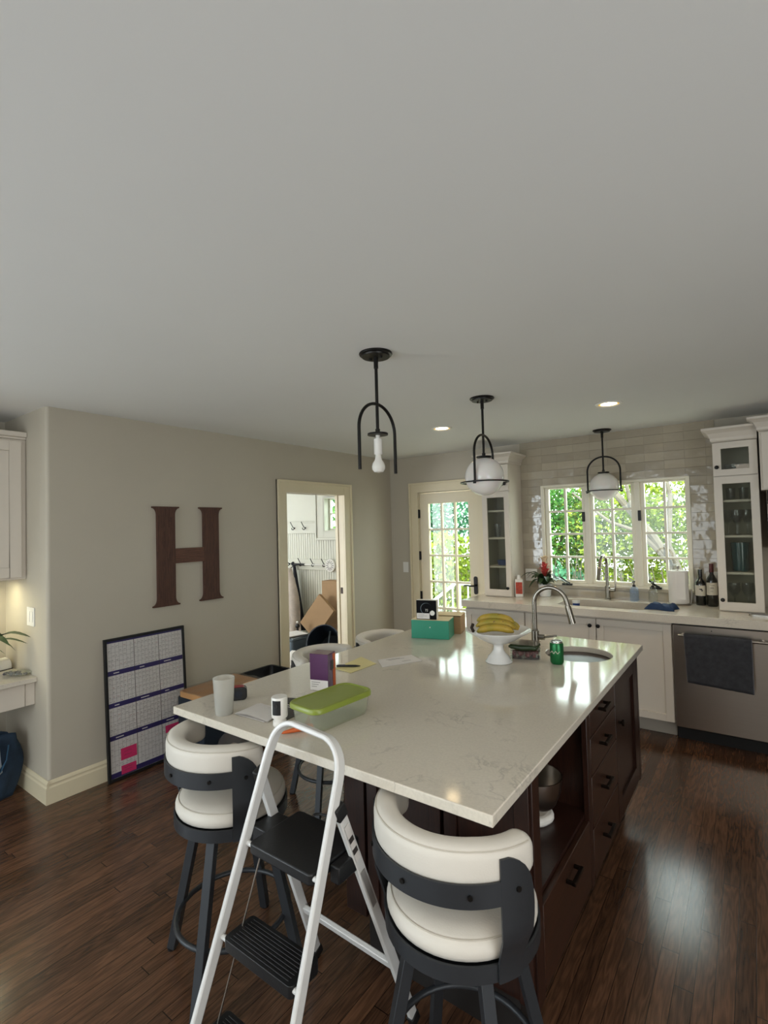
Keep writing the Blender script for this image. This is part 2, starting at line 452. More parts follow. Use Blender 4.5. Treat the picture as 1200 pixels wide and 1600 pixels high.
def leafmat(name, c0, c1):
    t = NT(name)
    oi = t.n('NewGeometry'); n = t.noise(oi.outputs['Position'], 2.5, 3)
    wn = t.n('TexWhiteNoise', noise_dimensions='1D'); t.set(wn, 'W', oi.outputs['Random Per Island'])
    f = t.math('ADD', t.math('MULTIPLY', n, .6), t.math('MULTIPLY', wn.outputs[0], .4))
    col = t.ramp(f, [(.25, lin(c0)), (.75, lin(c1))])
    d = t.n('BsdfDiffuse'); t.set(d, 0, col); q = t.n('BsdfTranslucent'); t.set(q, 0, col)
    m = t.n('MixShader'); m.inputs[0].default_value = .45
    t.t.links.new(d.outputs[0], m.inputs[1]); t.t.links.new(q.outputs[0], m.inputs[2]); t.t.links.new(m.outputs[0], t.out.inputs[0])
    return t.m
M['leafA'] = leafmat('yellow_green_leaves', '4c6426', '87933a')
M['leafB'] = leafmat('mid_green_leaves', '2f5a2b', '5f8442')
M['leafC'] = leafmat('blue_green_leaves', '2c5a45', '5b8a6b')
M['drytwig'] = plain('dry_twig_bark', '3b372f', .9, var=.3, nscale=12)
M['twig'] = leafmat('dry_twigs', '6e665a', '9a9484')

# ================================================================ THE SETTING
H = 2.407; LW = -3.478; DW = 4.86
struct(MB().box(-6.2, 2.6, -3.1, 5.02, -.06, 0).build('floor', M['floor'], smooth=False), 'dark brown oak strip floor')
struct(MB().box(-6.2, 2.6, -3.1, 5.02, H, H+.08).build('ceiling', M['ceil'], smooth=False), 'plain white painted ceiling')
# left wall with the doorway to the mudroom and a rounded outer corner
cor = .02
m = MB()
m.box(-3.60, LW, 1.243+cor, 3.175, 0, H); m.box(-3.60, LW, 4.015, DW, 0, H); m.box(-3.60, LW, 3.175, 4.015, 1.969, H)
arc = [(LW-cor+cor*math.cos(a), 1.243+cor-cor*math.sin(a)) for a in [PI/2*i/6 for i in range(7)]]
m.prism([(-3.60, 1.243+cor)]+arc+[(-3.60, 1.243)], XY, 0, H)
m.box(-4.30, -3.60, 1.243, 1.363, 0, H)
struct(m.build('wall_left', M['wall'], angle=30), 'greige painted wall with doorway')
struct(MB().box(-4.30, -4.18, -3.1, 1.243, 0, H).build('wall_alcove', M['wall'], smooth=False))
struct(MB().box(-6.2, 2.6, -3.1, -3.0, 0, H).build('wall_rear', M['wall'], smooth=False))
struct(MB().box(2.4, 2.6, -3.0, 4.86, 0, H).build('wall_right', M['wall'], smooth=False))
struct(MB().box(-6.2, -6.0, 1.363, DW, 0, H).build('wall_mudroom', M['bead'], smooth=False))
m = MB().plate([(-6.2, 0), (2.6, 0), (2.6, H), (-6.2, H)],
               [[(-3.09, .0001), (-2.35, .0001), (-2.35, 1.985), (-3.09, 1.985)],
                [(-1.665, 1.015), (-.424, 1.015), (-.424, 1.965), (-1.665, 1.965)],
                [(-4.56, 1.57), (-4.0, 1.57), (-4.0, 2.02), (-4.56, 2.02)]], XZ, DW, DW+.16)
struct(m.build('wall_back', M['wall'], smooth=False), 'greige back wall with door and windows')
m = MB().plate([(-1.87, .914), (-.235, .914), (-.235, H), (-1.87, H)],
               [[(-1.665, 1.015), (-.424, 1.015), (-.424, 1.965), (-1.665, 1.965)]], XZ, DW-.009, DW)
struct(m.build('wall_backsplash', M['tile'], smooth=False), 'glossy taupe tile around the kitchen window')
struct(MB().box(-1.68, -.41, DW-.028, DW-.0095, .992, 1.014).build('trim_sill', M['tile'], bevel=.002), 'tiled window ledge')

# baseboards
def baseprof(d): return [(0, 0), (d, 0), (d, .095), (d*.72, .104), (d*.72, .112), (d*.85, .118), (d*.6, .128), (d*.25, .136), (0, .136)]
m = MB()
def base_run(fn, a, b): m.prism(baseprof(.016), fn, a, b)
base_run(lambda u, v, d: Vector((LW+u, d, v)), 1.243, 3.08)
base_run(lambda u, v, d: Vector((LW+u, d, v)), 4.12, DW)
struct(m.build('baseboard_left', M['trim'], smooth=False), 'tall cream baseboard')
m = MB(); m.prism(baseprof(.016), lambda u, v, d: Vector((d, 1.243-u, v)), -4.18, LW+.016)
struct(m.build('baseboard_alcove', M['trim'], smooth=False))
m = MB(); m.prism(baseprof(.016), lambda u, v, d: Vector((d, DW-u, v)), LW+.017, -3.205)
struct(m.build('baseboard_back', M['trim'], smooth=False))

# doorway casing (left wall)
m = MB()
def casing(mb, fn, a0, a1, zt, wdt=.112):
    for (x0, x1, z0, z1) in ((a0-wdt, a0, 0, zt+wdt), (a1, a1+wdt, 0, zt+wdt), (a0, a1, zt, zt+wdt)):
        mb.prism([(x0, z0), (x1, z0), (x1, z1), (x0, z1)], fn, 0, .016)
    for (x0, x1, z0, z1) in ((a0-wdt, a0-wdt+.022, 0, zt+wdt), (a1+wdt-.022, a1+wdt, 0, zt+wdt), (a0-wdt+.022, a1+wdt-.022, zt+wdt-.022, zt+wdt)):
        mb.prism([(x0, z0), (x1, z0), (x1, z1), (x0, z1)], fn, 0, .03)
casing(m, lambda u, v, d: Vector((LW+d, u, v)), 3.19, 4.0, 1.955)
m.box(-3.60, LW-.0005, 3.1755, 3.19, 0, 1.955); m.box(-3.60, LW-.0005, 4.0, 4.0145, 0, 1.955); m.box(-3.60, LW-.0005, 3.1755, 4.0145, 1.955, 1.9685)
m.box(-3.566, -3.552, 3.988, 4.0, 0, 1.955)
struct(m.build('trim_doorway', M['trim'], bevel=.002), 'cream casing of the mudroom doorway')
tag(B('strike_plate', M['bronze'], None, -3.54, -3.51, 3.996, 3.9995, .92, .985, .001), 'small dark strike plate on the mudroom door jamb', 'strike plate')

# glass door in the back wall
m = MB(); casing(m, lambda u, v, d: Vector((u, DW-d, v)), -3.092, -2.345, 1.99)
m.box(-3.092, -3.086, DW, DW+.1, 0, 1.985); m.box(-2.352, -2.345, DW, DW+.1, 0, 1.985)
struct(m.build('trim_door', M['trim'], bevel=.002), 'cream casing of the glass door')
dr = thing('door_1', 'cream garden door with three by five glass panes', 'door', (-2.72, DW+.03, 0)); dr['kind'] = 'structure'
gx0, gx1, gz0, gz1 = -2.968, -2.470, .40, 1.858
m = MB().plate([(-3.083, .008), (-2.355, .008), (-2.355, 1.978), (-3.083, 1.978)], [[(gx0, gz0), (gx1, gz0), (gx1, gz1), (gx0, gz1)]], XZ, DW+.012, DW+.055)
m.build('door_panel', M['trim'], dr, bevel=.002, world=True, smooth=False)
m = MB()
for i in (1, 2):
    x = gx0+(gx1-gx0)*i/3; m.box(x-.011, x+.011, DW+.016, DW+.05, gz0, gz1)
for i in range(1, 5):
    z = gz0+(gz1-gz0)*i/5; m.box(gx0, gx1, DW+.0165, DW+.0495, z-.011, z+.011)
m.build('muntins', M['trim'], dr, world=True)
MB().box(gx0, gx1, DW+.032, DW+.036, gz0, gz1).build('door_glass', M['pane'], dr, world=True)
for z in (.30, .82, 1.273, 1.748):
    MB().box(-3.098, -3.076, DW-.004, DW+.014, z-.048, z+.048).cyl((-3.087, DW-.006, z-.05), (-3.087, DW-.006, z+.05), .007, 10).build('hinge', M['black'], dr, world=True)
m = MB(); m.prism(rrect(-2.425, -2.383, .87, 1.06, .02), XZ, DW+.002, DW+.012)
m.cyl((-2.404, DW+.005, .965), (-2.404, DW-.05, .965), .009, 12)
m.tube([(-2.404, DW-.05, .965), (-2.44, DW-.053, .963), (-2.48, DW-.05, .968), (-2.515, DW-.045, .962)], .008, 10)
m.build('door_handle', M['black'], dr, world=True)

# kitchen window: three casement sashes
wn_ = thing('window_1', 'cream kitchen window of three casements with two by four panes', 'window', (-1.045, DW, 1.015)); wn_['kind'] = 'structure'
m = MB()
fx0, fx1, fz0, fz1 = -1.668, -.421, 1.012, 1.967
panes = [(-1.600, -1.292), (-1.191, -.873), (-.766, -.460)]; pz0, pz1 = 1.062, 1.930
for x0, x1 in ((fx0, fx0+.03), (fx1-.03, fx1)): m.box(x0, x1, DW-.022, DW+.12, fz0, fz1)
m.box(fx0+.03, fx1-.03, DW-.022, DW+.12, fz1-.022, fz1); m.box(fx0+.03, fx1-.03, DW-.022, DW+.12, fz0, fz0+.022)
for xm in (-1.2415, -.8195): m.box(xm-.022, xm+.022, DW-.018, DW+.12, fz0+.022, fz1-.022)
m.build('window_frame', M['sashwhite'], wn_, bevel=.003, world=True)
for a, b in panes:
    sa = MB().plate([(a-.036, fz0+.024), (b+.036, fz0+.024), (b+.036, fz1-.024), (a-.036, fz1-.024)], [[(a, pz0), (b, pz0), (b, pz1), (a, pz1)]], XZ, DW+.008, DW+.05)
    xm = (a+b)/2; sa.box(xm-.0095, xm+.0095, DW+.012, DW+.046, pz0, pz1)
    for i in (1, 2, 3):
        z = pz0+(pz1-pz0)*i/4; sa.box(a, b, DW+.0125, DW+.0455, z-.0095, z+.0095)
    so = sa.build('sash', M['sashwhite'], wn_, world=True, smooth=False)
    MB().box(a, b, DW+.028, DW+.032, pz0, pz1).build('pane', M['pane'], so, world=True)
for x, z in ((-1.274, 1.655), (-.805, 1.650)):
    B('sash_latch', M['black'], wn_, x-.012, x+.012, DW-.03, DW-.01, z-.045, z+.045, .003)
for x in (-1.44, -.70):
    k = MB().box(x-.045, x+.045, DW-.045, DW-.02, 1.018, 1.035)
    k.tube([(x+.03, DW-.05, 1.035), (x, DW-.06, 1.055), (x-.045, DW-.075, 1.095)], [.010, .009, .007], 10)
    k.build('crank_handle', M['black'], wn_, world=True)

# mudroom: beadboard, rails, window
m = MB(); x = -6.0
while x < -3.62:
    m.box(x+.003, x+.039, DW-.012, DW-.0005, 0, 1.552); x += .042
m.box(-6.0, -3.6, DW-.007, DW-.0004, 0, 1.552)
struct(m.build('trim_beadboard', M['bead'], bevel=.0015), 'white beadboard in the mudroom')
struct(MB().box(-6.0, -4.712, DW-.03, DW-.0125, 1.552, 1.70).box(-6.0, -4.712, DW-.036, DW-.0125, 1.69, 1.712).build('trim_hook_rail', M['bead'], bevel=.003), 'upper white hook rail in the mudroom')
struct(MB().box(-6.0, -3.62, DW-.032, DW-.0125, 1.065, 1.205).build('trim_lower_hook_rail', M['bead'], bevel=.003), 'lower white hook rail in the mudroom')
struct(MB().box(-6.0, -4.713, DW-.004, DW-.0005, 1.713, H).box(-4.7125, -3.847, DW-.004, DW-.0005, 2.173, H).build('trim_upper_panel', M['bead'], smooth=False), 'pale upper wall of the mudroom')
w2 = thing('window_2', 'small white mudroom window with deep frame', 'window', (-4.28, DW, 1.57)); w2['kind'] = 'structure'
m = MB()
for x0, x1, z0, z1 in ((-4.71, -4.56, 1.46, 2.17), (-4.0, -3.85, 1.46, 2.17), (-4.56, -4.0, 1.46, 1.57), (-4.56, -4.0, 2.02, 2.17)):
    m.box(x0, x1, DW-.022, DW-.0005, z0, z1)
for x0, x1, z0, z1 in ((-4.712, -4.68, 1.458, 2.172), (-3.88, -3.848, 1.458, 2.172), (-4.68, -3.88, 1.458, 1.49), (-4.68, -3.88, 2.14, 2.172)):
    m.box(x0, x1, DW-.034, DW-.021, z0, z1)
for x0, x1, z0, z1 in ((-4.559, -4.545, 1.571, 2.019), (-4.015, -4.001, 1.571, 2.019), (-4.545, -4.015, 1.571, 1.585), (-4.545, -4.015, 2.005, 2.019)): m.box(x0, x1, DW-.02, DW+.069, z0, z1)
m.build('window_casing', M['bead'], w2, bevel=.003, world=True)
m = MB().plate([(-4.56, 1.57), (-4.0, 1.57), (-4.0, 2.02), (-4.56, 2.02)], [[(-4.52, 1.61), (-4.04, 1.61), (-4.04, 1.99), (-4.52, 1.99)]], XZ, DW+.07, DW+.11)
m.box(-4.52, -4.04, DW+.08, DW+.105, 1.795, 1.81); m.box(-4.287, -4.273, DW+.0805, DW+.1045, 1.61, 1.99)
so = m.build('sash', M['bead'], w2, world=True, smooth=False)
MB().box(-4.52, -4.04, DW+.09, DW+.094, 1.61, 1.99).build('pane', M['pane'], so, world=True)

# ================================================================ THE ISLAND
isl = thing('kitchen_island', 'dark espresso kitchen island cabinet under the veined white top', 'kitchen island', (-.92, 2.26, 0))
IX0, IX1, IY0, IY1 = -1.28, -.578, 1.457, 3.08
m = MB()
# carcass around the open niche
m.box(IX0, IX1, 2.085, IY1, .19, .884)
m.box(IX0, IX1, IY0, 1.505, .19, .884)
m.box(IX0, -1.06, 1.505, 2.085, .19, .884)
m.box(-1.06, IX1, 1.505, 2.085, .19, .47)
m.build('cabinet_body', M['espresso'], isl, world=True, smooth=False)
B('toe_kick', M['darktile'], isl, IX0+.05, IX1-.06, IY0+.05, IY1-.05, 0, .19)
m = MB()
for a, b in ((-1.28, -1.18), (-1.175, -.860), (-.855, -.56)):
    m.box(a+.004, b-.004, IY0-.014, IY0, .2, .88)
    m.box(a+.004, a+.05, IY0-.022, IY0-.014, .2, .88); m.box(b-.05, b-.004, IY0-.022, IY0-.014, .2, .88)
m.build('front_panel', M['espresso'], isl, bevel=.0015, world=True)
B('corner_post', M['espresso'], isl, IX1, -.556, IY0-.01, 1.505, .19, .882)
B('stile', M['espresso'], isl, IX1, -.557, 2.042, 2.088, .19, .882)
B('stile', M['espresso'], isl, IX1, -.557, 3.05, 3.09, .19, .882)
def pull(par, y, z, ln=.1):
    k = MB(); k.box(-.556, -.530, y-ln/2, y-ln/2+.01, z-.006, z+.006); k.box(-.556, -.530, y+ln/2-.01, y+ln/2, z-.006, z+.006)
    k.box(-.536, -.524, y-ln/2, y+ln/2, z-.007, z+.007)
    return k.build('drawer_pull', M['bronze'], par, bevel=.0015, world=True)
for z0, z1 in ((.752, .874), (.60, .746), (.398, .594), (.205, .392)):
    d = B('drawer', M['espressoy'], isl, IX1, -.557, 2.094, 2.525, z0, z1, .003)
    pull(d, 2.27, (z0+z1)/2+.015)
d = B('drawer', M['espressoy'], isl, IX1, -.557, 1.512, 2.036, .205, .455, .003); pull(d, 1.775, .405)
def shaker(mb, u0, u1, z0, z1, fn, t=.02, st=.06, rec=.009):
    for a, b, c, e in ((u0, u0+st, z0, z1), (u1-st, u1, z0, z1), (u0+st, u1-st, z0, z0+st), (u0+st, u1-st, z1-st, z1)):
        mb.prism([(a, c), (b, c), (b, e), (a, e)], fn, 0, t)
    mb.prism([(u0+st, z0+st), (u1-st, z0+st), (u1-st, z1-st), (u0+st, z1-st)], fn, 0, t-rec)
    return mb
d = shaker(MB(), 2.53, 3.045, .205, .874, lambda u, v, d: Vector((IX1+d, u, v)), .021, .085, .012).build('door', M['espresso'], isl, bevel=.002, world=True)
MB().lathe([(.006, 0), (.006, .012), (.015, .018), (.015, .026), (.001, .028)], 16, (-.557, 2.585, .655), Matrix.Rotation(PI/2, 3, 'Y')).build('knob', M['bronze'], d, world=True)

m = MB().plate([(-1.9, 1.121), (-.529, 1.121), (-.529, 3.113), (-1.9, 3.113)], [circ(-.775, 2.745, .165, 40)], XY, .884, .914)
tag(m.build('island_countertop', M['quartz'], bevel=.003), 'large white quartz slab with grey veins covering the island', 'countertop')

# round prep sink
sk = thing('prep_sink', 'round stainless steel prep sink set in the island top', 'sink', (-.775, 2.745, .74))
MB().lathe([(.172, .143), (.172, .1435), (.158, .1435), (.155, .12), (.15, .03), (.135, .008), (.03, 0), (.03, -.004), (.138, .004), (.154, .026), (.16, .12), (.172, .14)], 40).build('bowl', M['sinksteel'], sk)
MB().lathe([(.001, .001), (.028, .001), (.03, .004), (.022, .004), (.001, .003)], 24).build('drain', M['nickel'], sk)

def gooseneck(par, rise, rad, dirx, mat, r=.0125, drop=.05, head=.085, tilt=.0, body=.1, n=16):
    """body, swan neck and pull-down head in the local frame (spout leaves along +x)"""
    MB().lathe([(.026, 0), (.026, .006), (.021, .012), (.021, body), (.0165, body+.004), (.014, body+.01)], 24).build('faucet_body', mat, par)
    pts = [(0, 0, body), (0, 0, rise)]
    for i in range(1, n+1):
        a = PI*i/n*(1-tilt/180*1.0)
        pts.append((rad-rad*math.cos(a), 0, rise+rad*math.sin(a)))
    last = Vector(pts[-1]); dr_ = (Vector(pts[-1])-Vector(pts[-2])).normalized()
    e = last+dr_*drop; pts.append(tuple(e))
    MB().tube(pts, r, 16, upv=(0, 1, 0)).build('neck', mat, par)
    MB().tube([e-dr_*.01, e, e+dr_*(head*.5), e+dr_*head], [.0145, .016, .0165, .0175], 18, upv=(0, 1, 0)).build('spray_head', mat, par)
    return e
fa = thing('island_faucet', 'brushed nickel pull-down faucet beside the round island sink', 'faucet', (-1.0, 2.735, .914), R(4))
gooseneck(fa, .255, .087, 1, M['nickel'], drop=.03, tilt=8)
MB().cyl((.018, 0, .068), (.05, 0, .068), .015, 16).tube([(.045, 0, .068), (.075, .0, .074), (.115, 0, .082)], [.0065, .006, .005], 10).build('lever', M['nickel'], fa)

# ================================================================ STOOLS
def make_stool(name, label, loc, rz, brz, group):
    """local frame: the sitter looks along +y, the back is at -y; brz turns the legs under the swivel"""
    s = thing(name, label, 'stool', loc, rz, group)
    MB().lathe([(.001, .588), (.18, .585), (.194, .593), (.200, .606), (.200, .618), (.195, .631), (.18, .643), (.145, .650), (.08, .653), (.001, .654)], 48).build('seat_cushion', M['vinyl'], s)
    m = MB().lathe([(.200, .550), (.206, .550), (.206, .590), (.200, .590), (.200, .550)], 48)
    m.lathe([(.001, .552), (.2005, .552), (.2005, .560), (.001, .560)], 48)
    m.cyl((0, 0, .50), (0, 0, .55), .06, 24)
    m.build('seat_ring', M['stoolmetal'], s)
    MB().tube([(.1885*math.cos(2*PI*i/64), .1885*math.sin(2*PI*i/64), .6375) for i in range(64)], .0022, 6, closed=True, upv=(0, 0, 1)).build('seat_piping', M['piping'], s)
    # back frame: bent flat band with two fin shaped uprights, on a cylinder of radius RB
    RB, T = .230, .006
    def cyl_pt(a_deg, z, d):
        a = R(a_deg-90); rr = RB if z > .66 else RB-(RB-.2065)*min(1, (.66-z)/.07)
        return Vector(((rr+d)*math.cos(a), (rr+d)*math.sin(a), z))
    def shell(mb, rows, d0, d1):
        '''rows of (angle, z): a bent plate with thickness'''
        nr, nc = len(rows), len(rows[0])
        vs = [cyl_pt(a, z, d) for d in (d0, d1) for r_ in rows for a, z in r_]; o = nr*nc
        fs = []
        for i in range(nr-1):
            for k in range(nc-1):
                q = (i*nc+k, i*nc+k+1, (i+1)*nc+k+1, (i+1)*nc+k); fs += [q[::-1], tuple(j+o for j in q)]
        rim = [k for k in range(nc)]+[i*nc+nc-1 for i in range(1, nr)]+[(nr-1)*nc+k for k in range(nc-2, -1, -1)]+[i*nc for i in range(nr-2, 0, -1)]
        fs += [(rim[i], rim[(i+1) % len(rim)], rim[(i+1) % len(rim)]+o, rim[i]+o) for i in range(len(rim))]
        mb.add(vs, fs)
    m = MB()
    shell(m, [[(-60+120*i/36, z) for i in range(37)] for z in (.742, .796)], .0003, T-.0003)
    for sg in (-1, 1):
        zs = [.550, .590, .62, .64, .66, .69, .72, .75, .78, .80, .815, .828, .838, .844]
        oute = [76, 77, 78, 79, 80, 81.5, 82, 81.5, 80, 77.5, 75, 71.5, 67.5, 64]
        shell(m, [[(sg*(58+(e-58)*k/6), z) for k in range(7)] for z, e in zip(zs, oute)], 0, T)
    m.build('back_frame', M['stoolmetal'], s, angle=50)
    for a in (-69, -40, 0, 40, 69):
        q = R(a-90); p = Vector((math.cos(q), math.sin(q), 0))
        MB().cyl(p*(RB+T)+Vector((0, 0, .77)), p*(RB+T+.005)+Vector((0, 0, .77)), .0065, 6).build('bolt', M['black'], s)
    # padded back: swept rounded section with domed ends
    m = MB(); n = 44; A = 90
    rc, hw, z0, z1 = .1955, .034, .778, .872
    sec = rrect(-hw, hw, z0, z1, .028, 4)
    cz = (z0+z1)/2; rows = []
    for i in range(n+1):
        a = -A+2*A*i/n
        e = min(1, (A-abs(a))/8.0); k = math.sqrt(max(0.0, 1-(1-e)**2)) if e < 1 else 1; k = max(k, .02)
        qa = R(a-90)
        droop = -.012*max(0, (abs(a)-45)/59)
        rows.append([Vector(((rc+x*k)*math.cos(qa), (rc+x*k)*math.sin(qa), cz+(z-cz)*(.35+.65*k)+droop)) for x, z in sec])
    ns = len(sec); vs = [v for r_ in rows for v in r_]
    fs = [(i*ns+k, i*ns+(k+1) % ns, (i+1)*ns+(k+1) % ns, (i+1)*ns+k) for i in range(n) for k in range(ns)]
    fs += [tuple(range(ns)), tuple(n*ns+k for k in range(ns-1, -1, -1))]
    m.add(vs, fs); bc = m.build('back_cushion', M['vinyl'], s, angle=60)
    MB().tube([((rc+hw-.0055)*math.cos(R(a-90)), (rc+hw-.0055)*math.sin(R(a-90)), z1-.0105-.012*max(0, (abs(a)-45)/59)) for a in range(-82, 83, 2)], .002, 6, upv=(0, 0, 1)).build('back_piping', M['piping'], s)
    # legs and foot ring
    for k in range(4):
        a = brz+PI/2*k; c_, s_ = math.cos(a), math.sin(a)
        MB().tube([(c_*.135, s_*.135, .548), (c_*.262, s_*.262, .008)], .0155, 4, upv=(-s_, c_, 0), sq=True).build('leg', M['stoolmetal'], s, bevel=.002)
        MB().lathe([(.001, 0), (.016, 0), (.018, .008), (.001, .009)], 12, (c_*.264, s_*.264, 0)).build('foot_cap', M['rubber'], s)
    MB().tube([(.203*math.cos(2*PI*i/48), .203*math.sin(2*PI*i/48), .19) for i in range(48)], .0095, 10, closed=True, upv=(0, 0, 1)).build('foot_ring', M['stoolmetal'], s)
    return s
SG = 'swivel stools around the island'
make_stool('swivel_stool', 'cream swivel stool tucked under the near right corner of the island', (-.680, 1.226, 0), R(-6), R(56), SG)
make_stool('swivel_stool', 'cream swivel stool behind the white ladder, under the near left corner of the island', (-1.64, 1.203, 0), R(-4), R(29), SG)
make_stool('swivel_stool', 'cream swivel stool on the left side of the island nearest the purple box', (-2.09, 2.25, 0), R(-90), R(113), SG)
make_stool('swivel_stool', 'cream swivel stool farthest back on the left side of the island, near the glass door', (-2.045, 2.79, 0), R(-90), R(113), SG)

# ================================================================ LADDER
ld = thing('step_ladder', 'white folding step ladder with black treads standing between the two front stools', 'step ladder', (-1.15, 1.05, 0))
def fy(z): return .746+.31*z
Lx = lambda z: -1.222-.112*(.95-z); Rx = lambda z: -.938-.022*(.95-z)
pts = [(Lx(z), fy(z), z) for z in (.02, .25, .5, .75, .925)]
cl = Vector((Lx(.95), fy(.95), .95)); cr = Vector((Rx(.95), fy(.95), .95)); rad = .078
for i in range(1, 9):
    a = PI/2*i/8; z = .945+rad*math.sin(a); pts.append((Lx(.945)+rad*(1-math.cos(a))+.004, fy(z), z))
for i in range(0, 8):
    a = PI/2*(1-i/8); z = .937+rad*math.sin(a); pts.append((Rx(.945)-rad*(1-math.cos(a))-.002, fy(z), z))
pts += [(Rx(z), fy(z), z) for z in (.925, .75, .5, .25, .02)]
MB().tube(pts, .016, 4, rb=.0075, upv=(0, .955, -.296), sq=True).build('front_hoop', M['ladder'], ld, world=True, angle=50, bevel=.004)
# rear frame
legs = (((-1.262, 1.028, .862), (-1.392, 1.392, .012)), ((-.938, 1.028, .848), (-.951, 1.382, .012)))
for a, b in legs:
    MB().tube([a, b], .0155, 4, rb=.009, upv=(0, .92, .4), sq=True).build('rear_leg', M['ladder'], ld, bevel=.003, world=True)
    a = Vector(a); b = Vector(b); dv = (b-a).normalized()
    MB().tube([a-dv*.012, a+dv*.03], .0185, 4, rb=.0125, upv=(0, .92, .4), sq=True).build('hinge_cap', M['rubber'], ld, bevel=.004, world=True)
    MB().tube([b-dv*.03, b+dv*.008], .0185, 4, rb=.0125, upv=(0, .92, .4), sq=True).build('rubber_foot', M['rubber'], ld, bevel=.003, world=True)
for x in (Lx(.02), Rx(.02)):
    MB().tube([(x, fy(.0), .001), (x, fy(.05), .05)], .021, 12, rb=.013, upv=(0, .955, -.296)).build('rubber_foot', M['rubber'], ld, world=True)
a0, b0 = (Vector(q) for q in legs[0]); a1, b1 = (Vector(q) for q in legs[1])
p0 = a0.lerp(b0, .715); p1 = a1.lerp(b1, .715)
MB().tube([p0, p1], .0155, 4, rb=.008, upv=(0, .4, -.92), sq=True).build('rear_crossbar', M['ladder'], ld, bevel=.003, world=True)
# worn sticker on the right rear leg
for f0, f1, mt in ((.06, .2, 'paper'), (.25, .4, 'greyprint'), (.105, .125, 'ink'), (.15, .17, 'ink')):
    q0 = a1.lerp(b1, f0)+Vector((.0128, -.003, 0)); q1 = a1.lerp(b1, f1)+Vector((.0128, -.003, 0))
    MB().tube([q0, q1], .009, 4, rb=.0005 if mt != 'ink' else .0008, upv=(0, .92, .4), sq=True).build('sticker', M[mt], ld, world=True)
def tread(name, z, depth, thick, ribs):
    y0 = fy(z)-.012; xl = Lx(z)+.026; xr = Rx(z)-.026
    m = MB(); m.prism(rrect(xl, xr, y0, y0+depth, .014, 4), XY, z-thick, z)
    if ribs:
        k = 9
        for i in range(k):
            y = y0+.012+(depth-.024)*i/(k-1); m.box(xl+.02, xr-.02, y-.0022, y+.0022, z, z+.0022)
    o = m.build(name, M['blackplastic'], ld, bevel=.004, world=True)
    MB().cyl((Lx(z)-.006, fy(z)+.002, z-.014), (Rx(z)+.006, fy(z)+.002, z-.014), .0075, 12).build('tread_axle', M['ladder'], ld, world=True)
    return o
tread('platform', .700, .205, .03, False); tread('tread', .465, .105, .032, True); tread('tread', .232, .105, .032, True)
zz = .70
for x in (Lx(.7)+.018, Rx(.7)-.018):
    lx = legs[0] if x < -1.1 else legs[1]; q = Vector(lx[0]).lerp(Vector(lx[1]), .19)
    B('platform_bracket', M['blackplastic'], ld, min(x, q.x)-.006, max(x, q.x)+.006, 1.02, q.y+.02, .648, .694, .004)
for x0 in (Lx(.665)+.035, Rx(.665)-.035):
    x1 = (Lx(.24)+.034) if x0 < -1.1 else (Rx(.24)-.034)
    MB().tube([(x0, fy(.66)+.05, .668), (x1, fy(.22)+.045, .205)], .0026, 8).build('link_rod', M['steel'], ld, world=True)
MB().tube([(-1.12+.04*math.cos(PI*i/8), 1.155+.02*math.sin(PI*i/8), .703) for i in range(9)], .004, 8).build('latch_loop', M['rubber'], ld, world=True)

# ================================================================ ON THE ISLAND
bx = thing('gift_box', 'flat teal box with pale lid on the far end of the island', 'box', (-1.745, 2.621, .9145), R(17))
B('box_body', M['teal'], bx, 0, .238, 0, .15, 0, .112, .002, False); B('box_lid', M['cardlight'], bx, .001, .237, .001, .149, .1125, .115, .001, False)
MB().sphere((.12, -.001, .07), .004, 10).build('snap', M['white'], bx)
bx = thing('cardboard_box', 'open brown cardboard box behind the teal box', 'box', (-1.80, 2.785, .9145), R(17))
m = MB(); m.box(0, .28, 0, .17, 0, .004); m.box(0, .28, 0, .004, .004, .108); m.box(0, .28, .166, .17, .004, .108); m.box(0, .004, .004, .166, .004, .108); m.box(.276, .28, .004, .166, .004, .108)
m.build('box_body', M['card'], bx)
m = MB(); m.box(.002, .278, .03, .1665, .1085, .1115); m.build('flap', M['cardlight'], bx)
tb = thing('thermostat_box', 'small black thermostat carton showing 72, standing on the teal box', 'box', (-1.719, 2.645, .9145+.1155), R(17))
B('carton', M['white'], tb, 0, .128, .001, .05, 0, .118, .001, False)
M['blackcard'] = plain('black_card', '0b0c0f', .75, var=.1, spec=.15)
B('front_print', M['blackcard'], tb, .0005, .1275, 0, .0009, .0005, .1175, 0, False)
def disc(name, mat, par, x, z, r, y, t=.0006):
    return MB().cyl((x, y, z), (x, y-t, z), r, 32).build(name, mat, par)
disc('dial_ring', M['grey'], tb, .062, .066, .0355, 0.0); disc('dial_face', M['blackcard'], tb, .064, .066, .034, -.0006)
disc('sensor_picture', M['white'], tb, .101, .040, .0155, -.0006)
B('shipping_label', M['paper'], tb, .003, .084, -.0014, -.0004, .004, .038, 0, False)
m = MB()
for i, (a, b) in enumerate(((.01, .05), (.01, .066), (.01, .044))): m.box(a, b, -.0019, -.0014, .028-.007*i, .0297-.007*i)
m.build('label_print', M['greyprint'], tb)
def text(s_, name, mat, par, loc, size, rot):
    c = bpy.data.curves.new(name, 'FONT'); c.body = s_; c.size = size; c.extrude = .0002; c.align_x = 'CENTER'; c.align_y = 'CENTER'
    o = bpy.data.objects.new(name+'_src', c); COL.objects.link(o)
    bpy.context.view_layer.update()
    me = bpy.data.meshes.new_from_object(o.evaluated_get(bpy.context.evaluated_depsgraph_get()))
    bpy.data.objects.remove(o)
    me.materials.clear(); me.materials.append(mat)
    q = bpy.data.objects.new(name, me); COL.objects.link(q); q.parent = par; q.location = loc; q.rotation_euler = rot
    return q
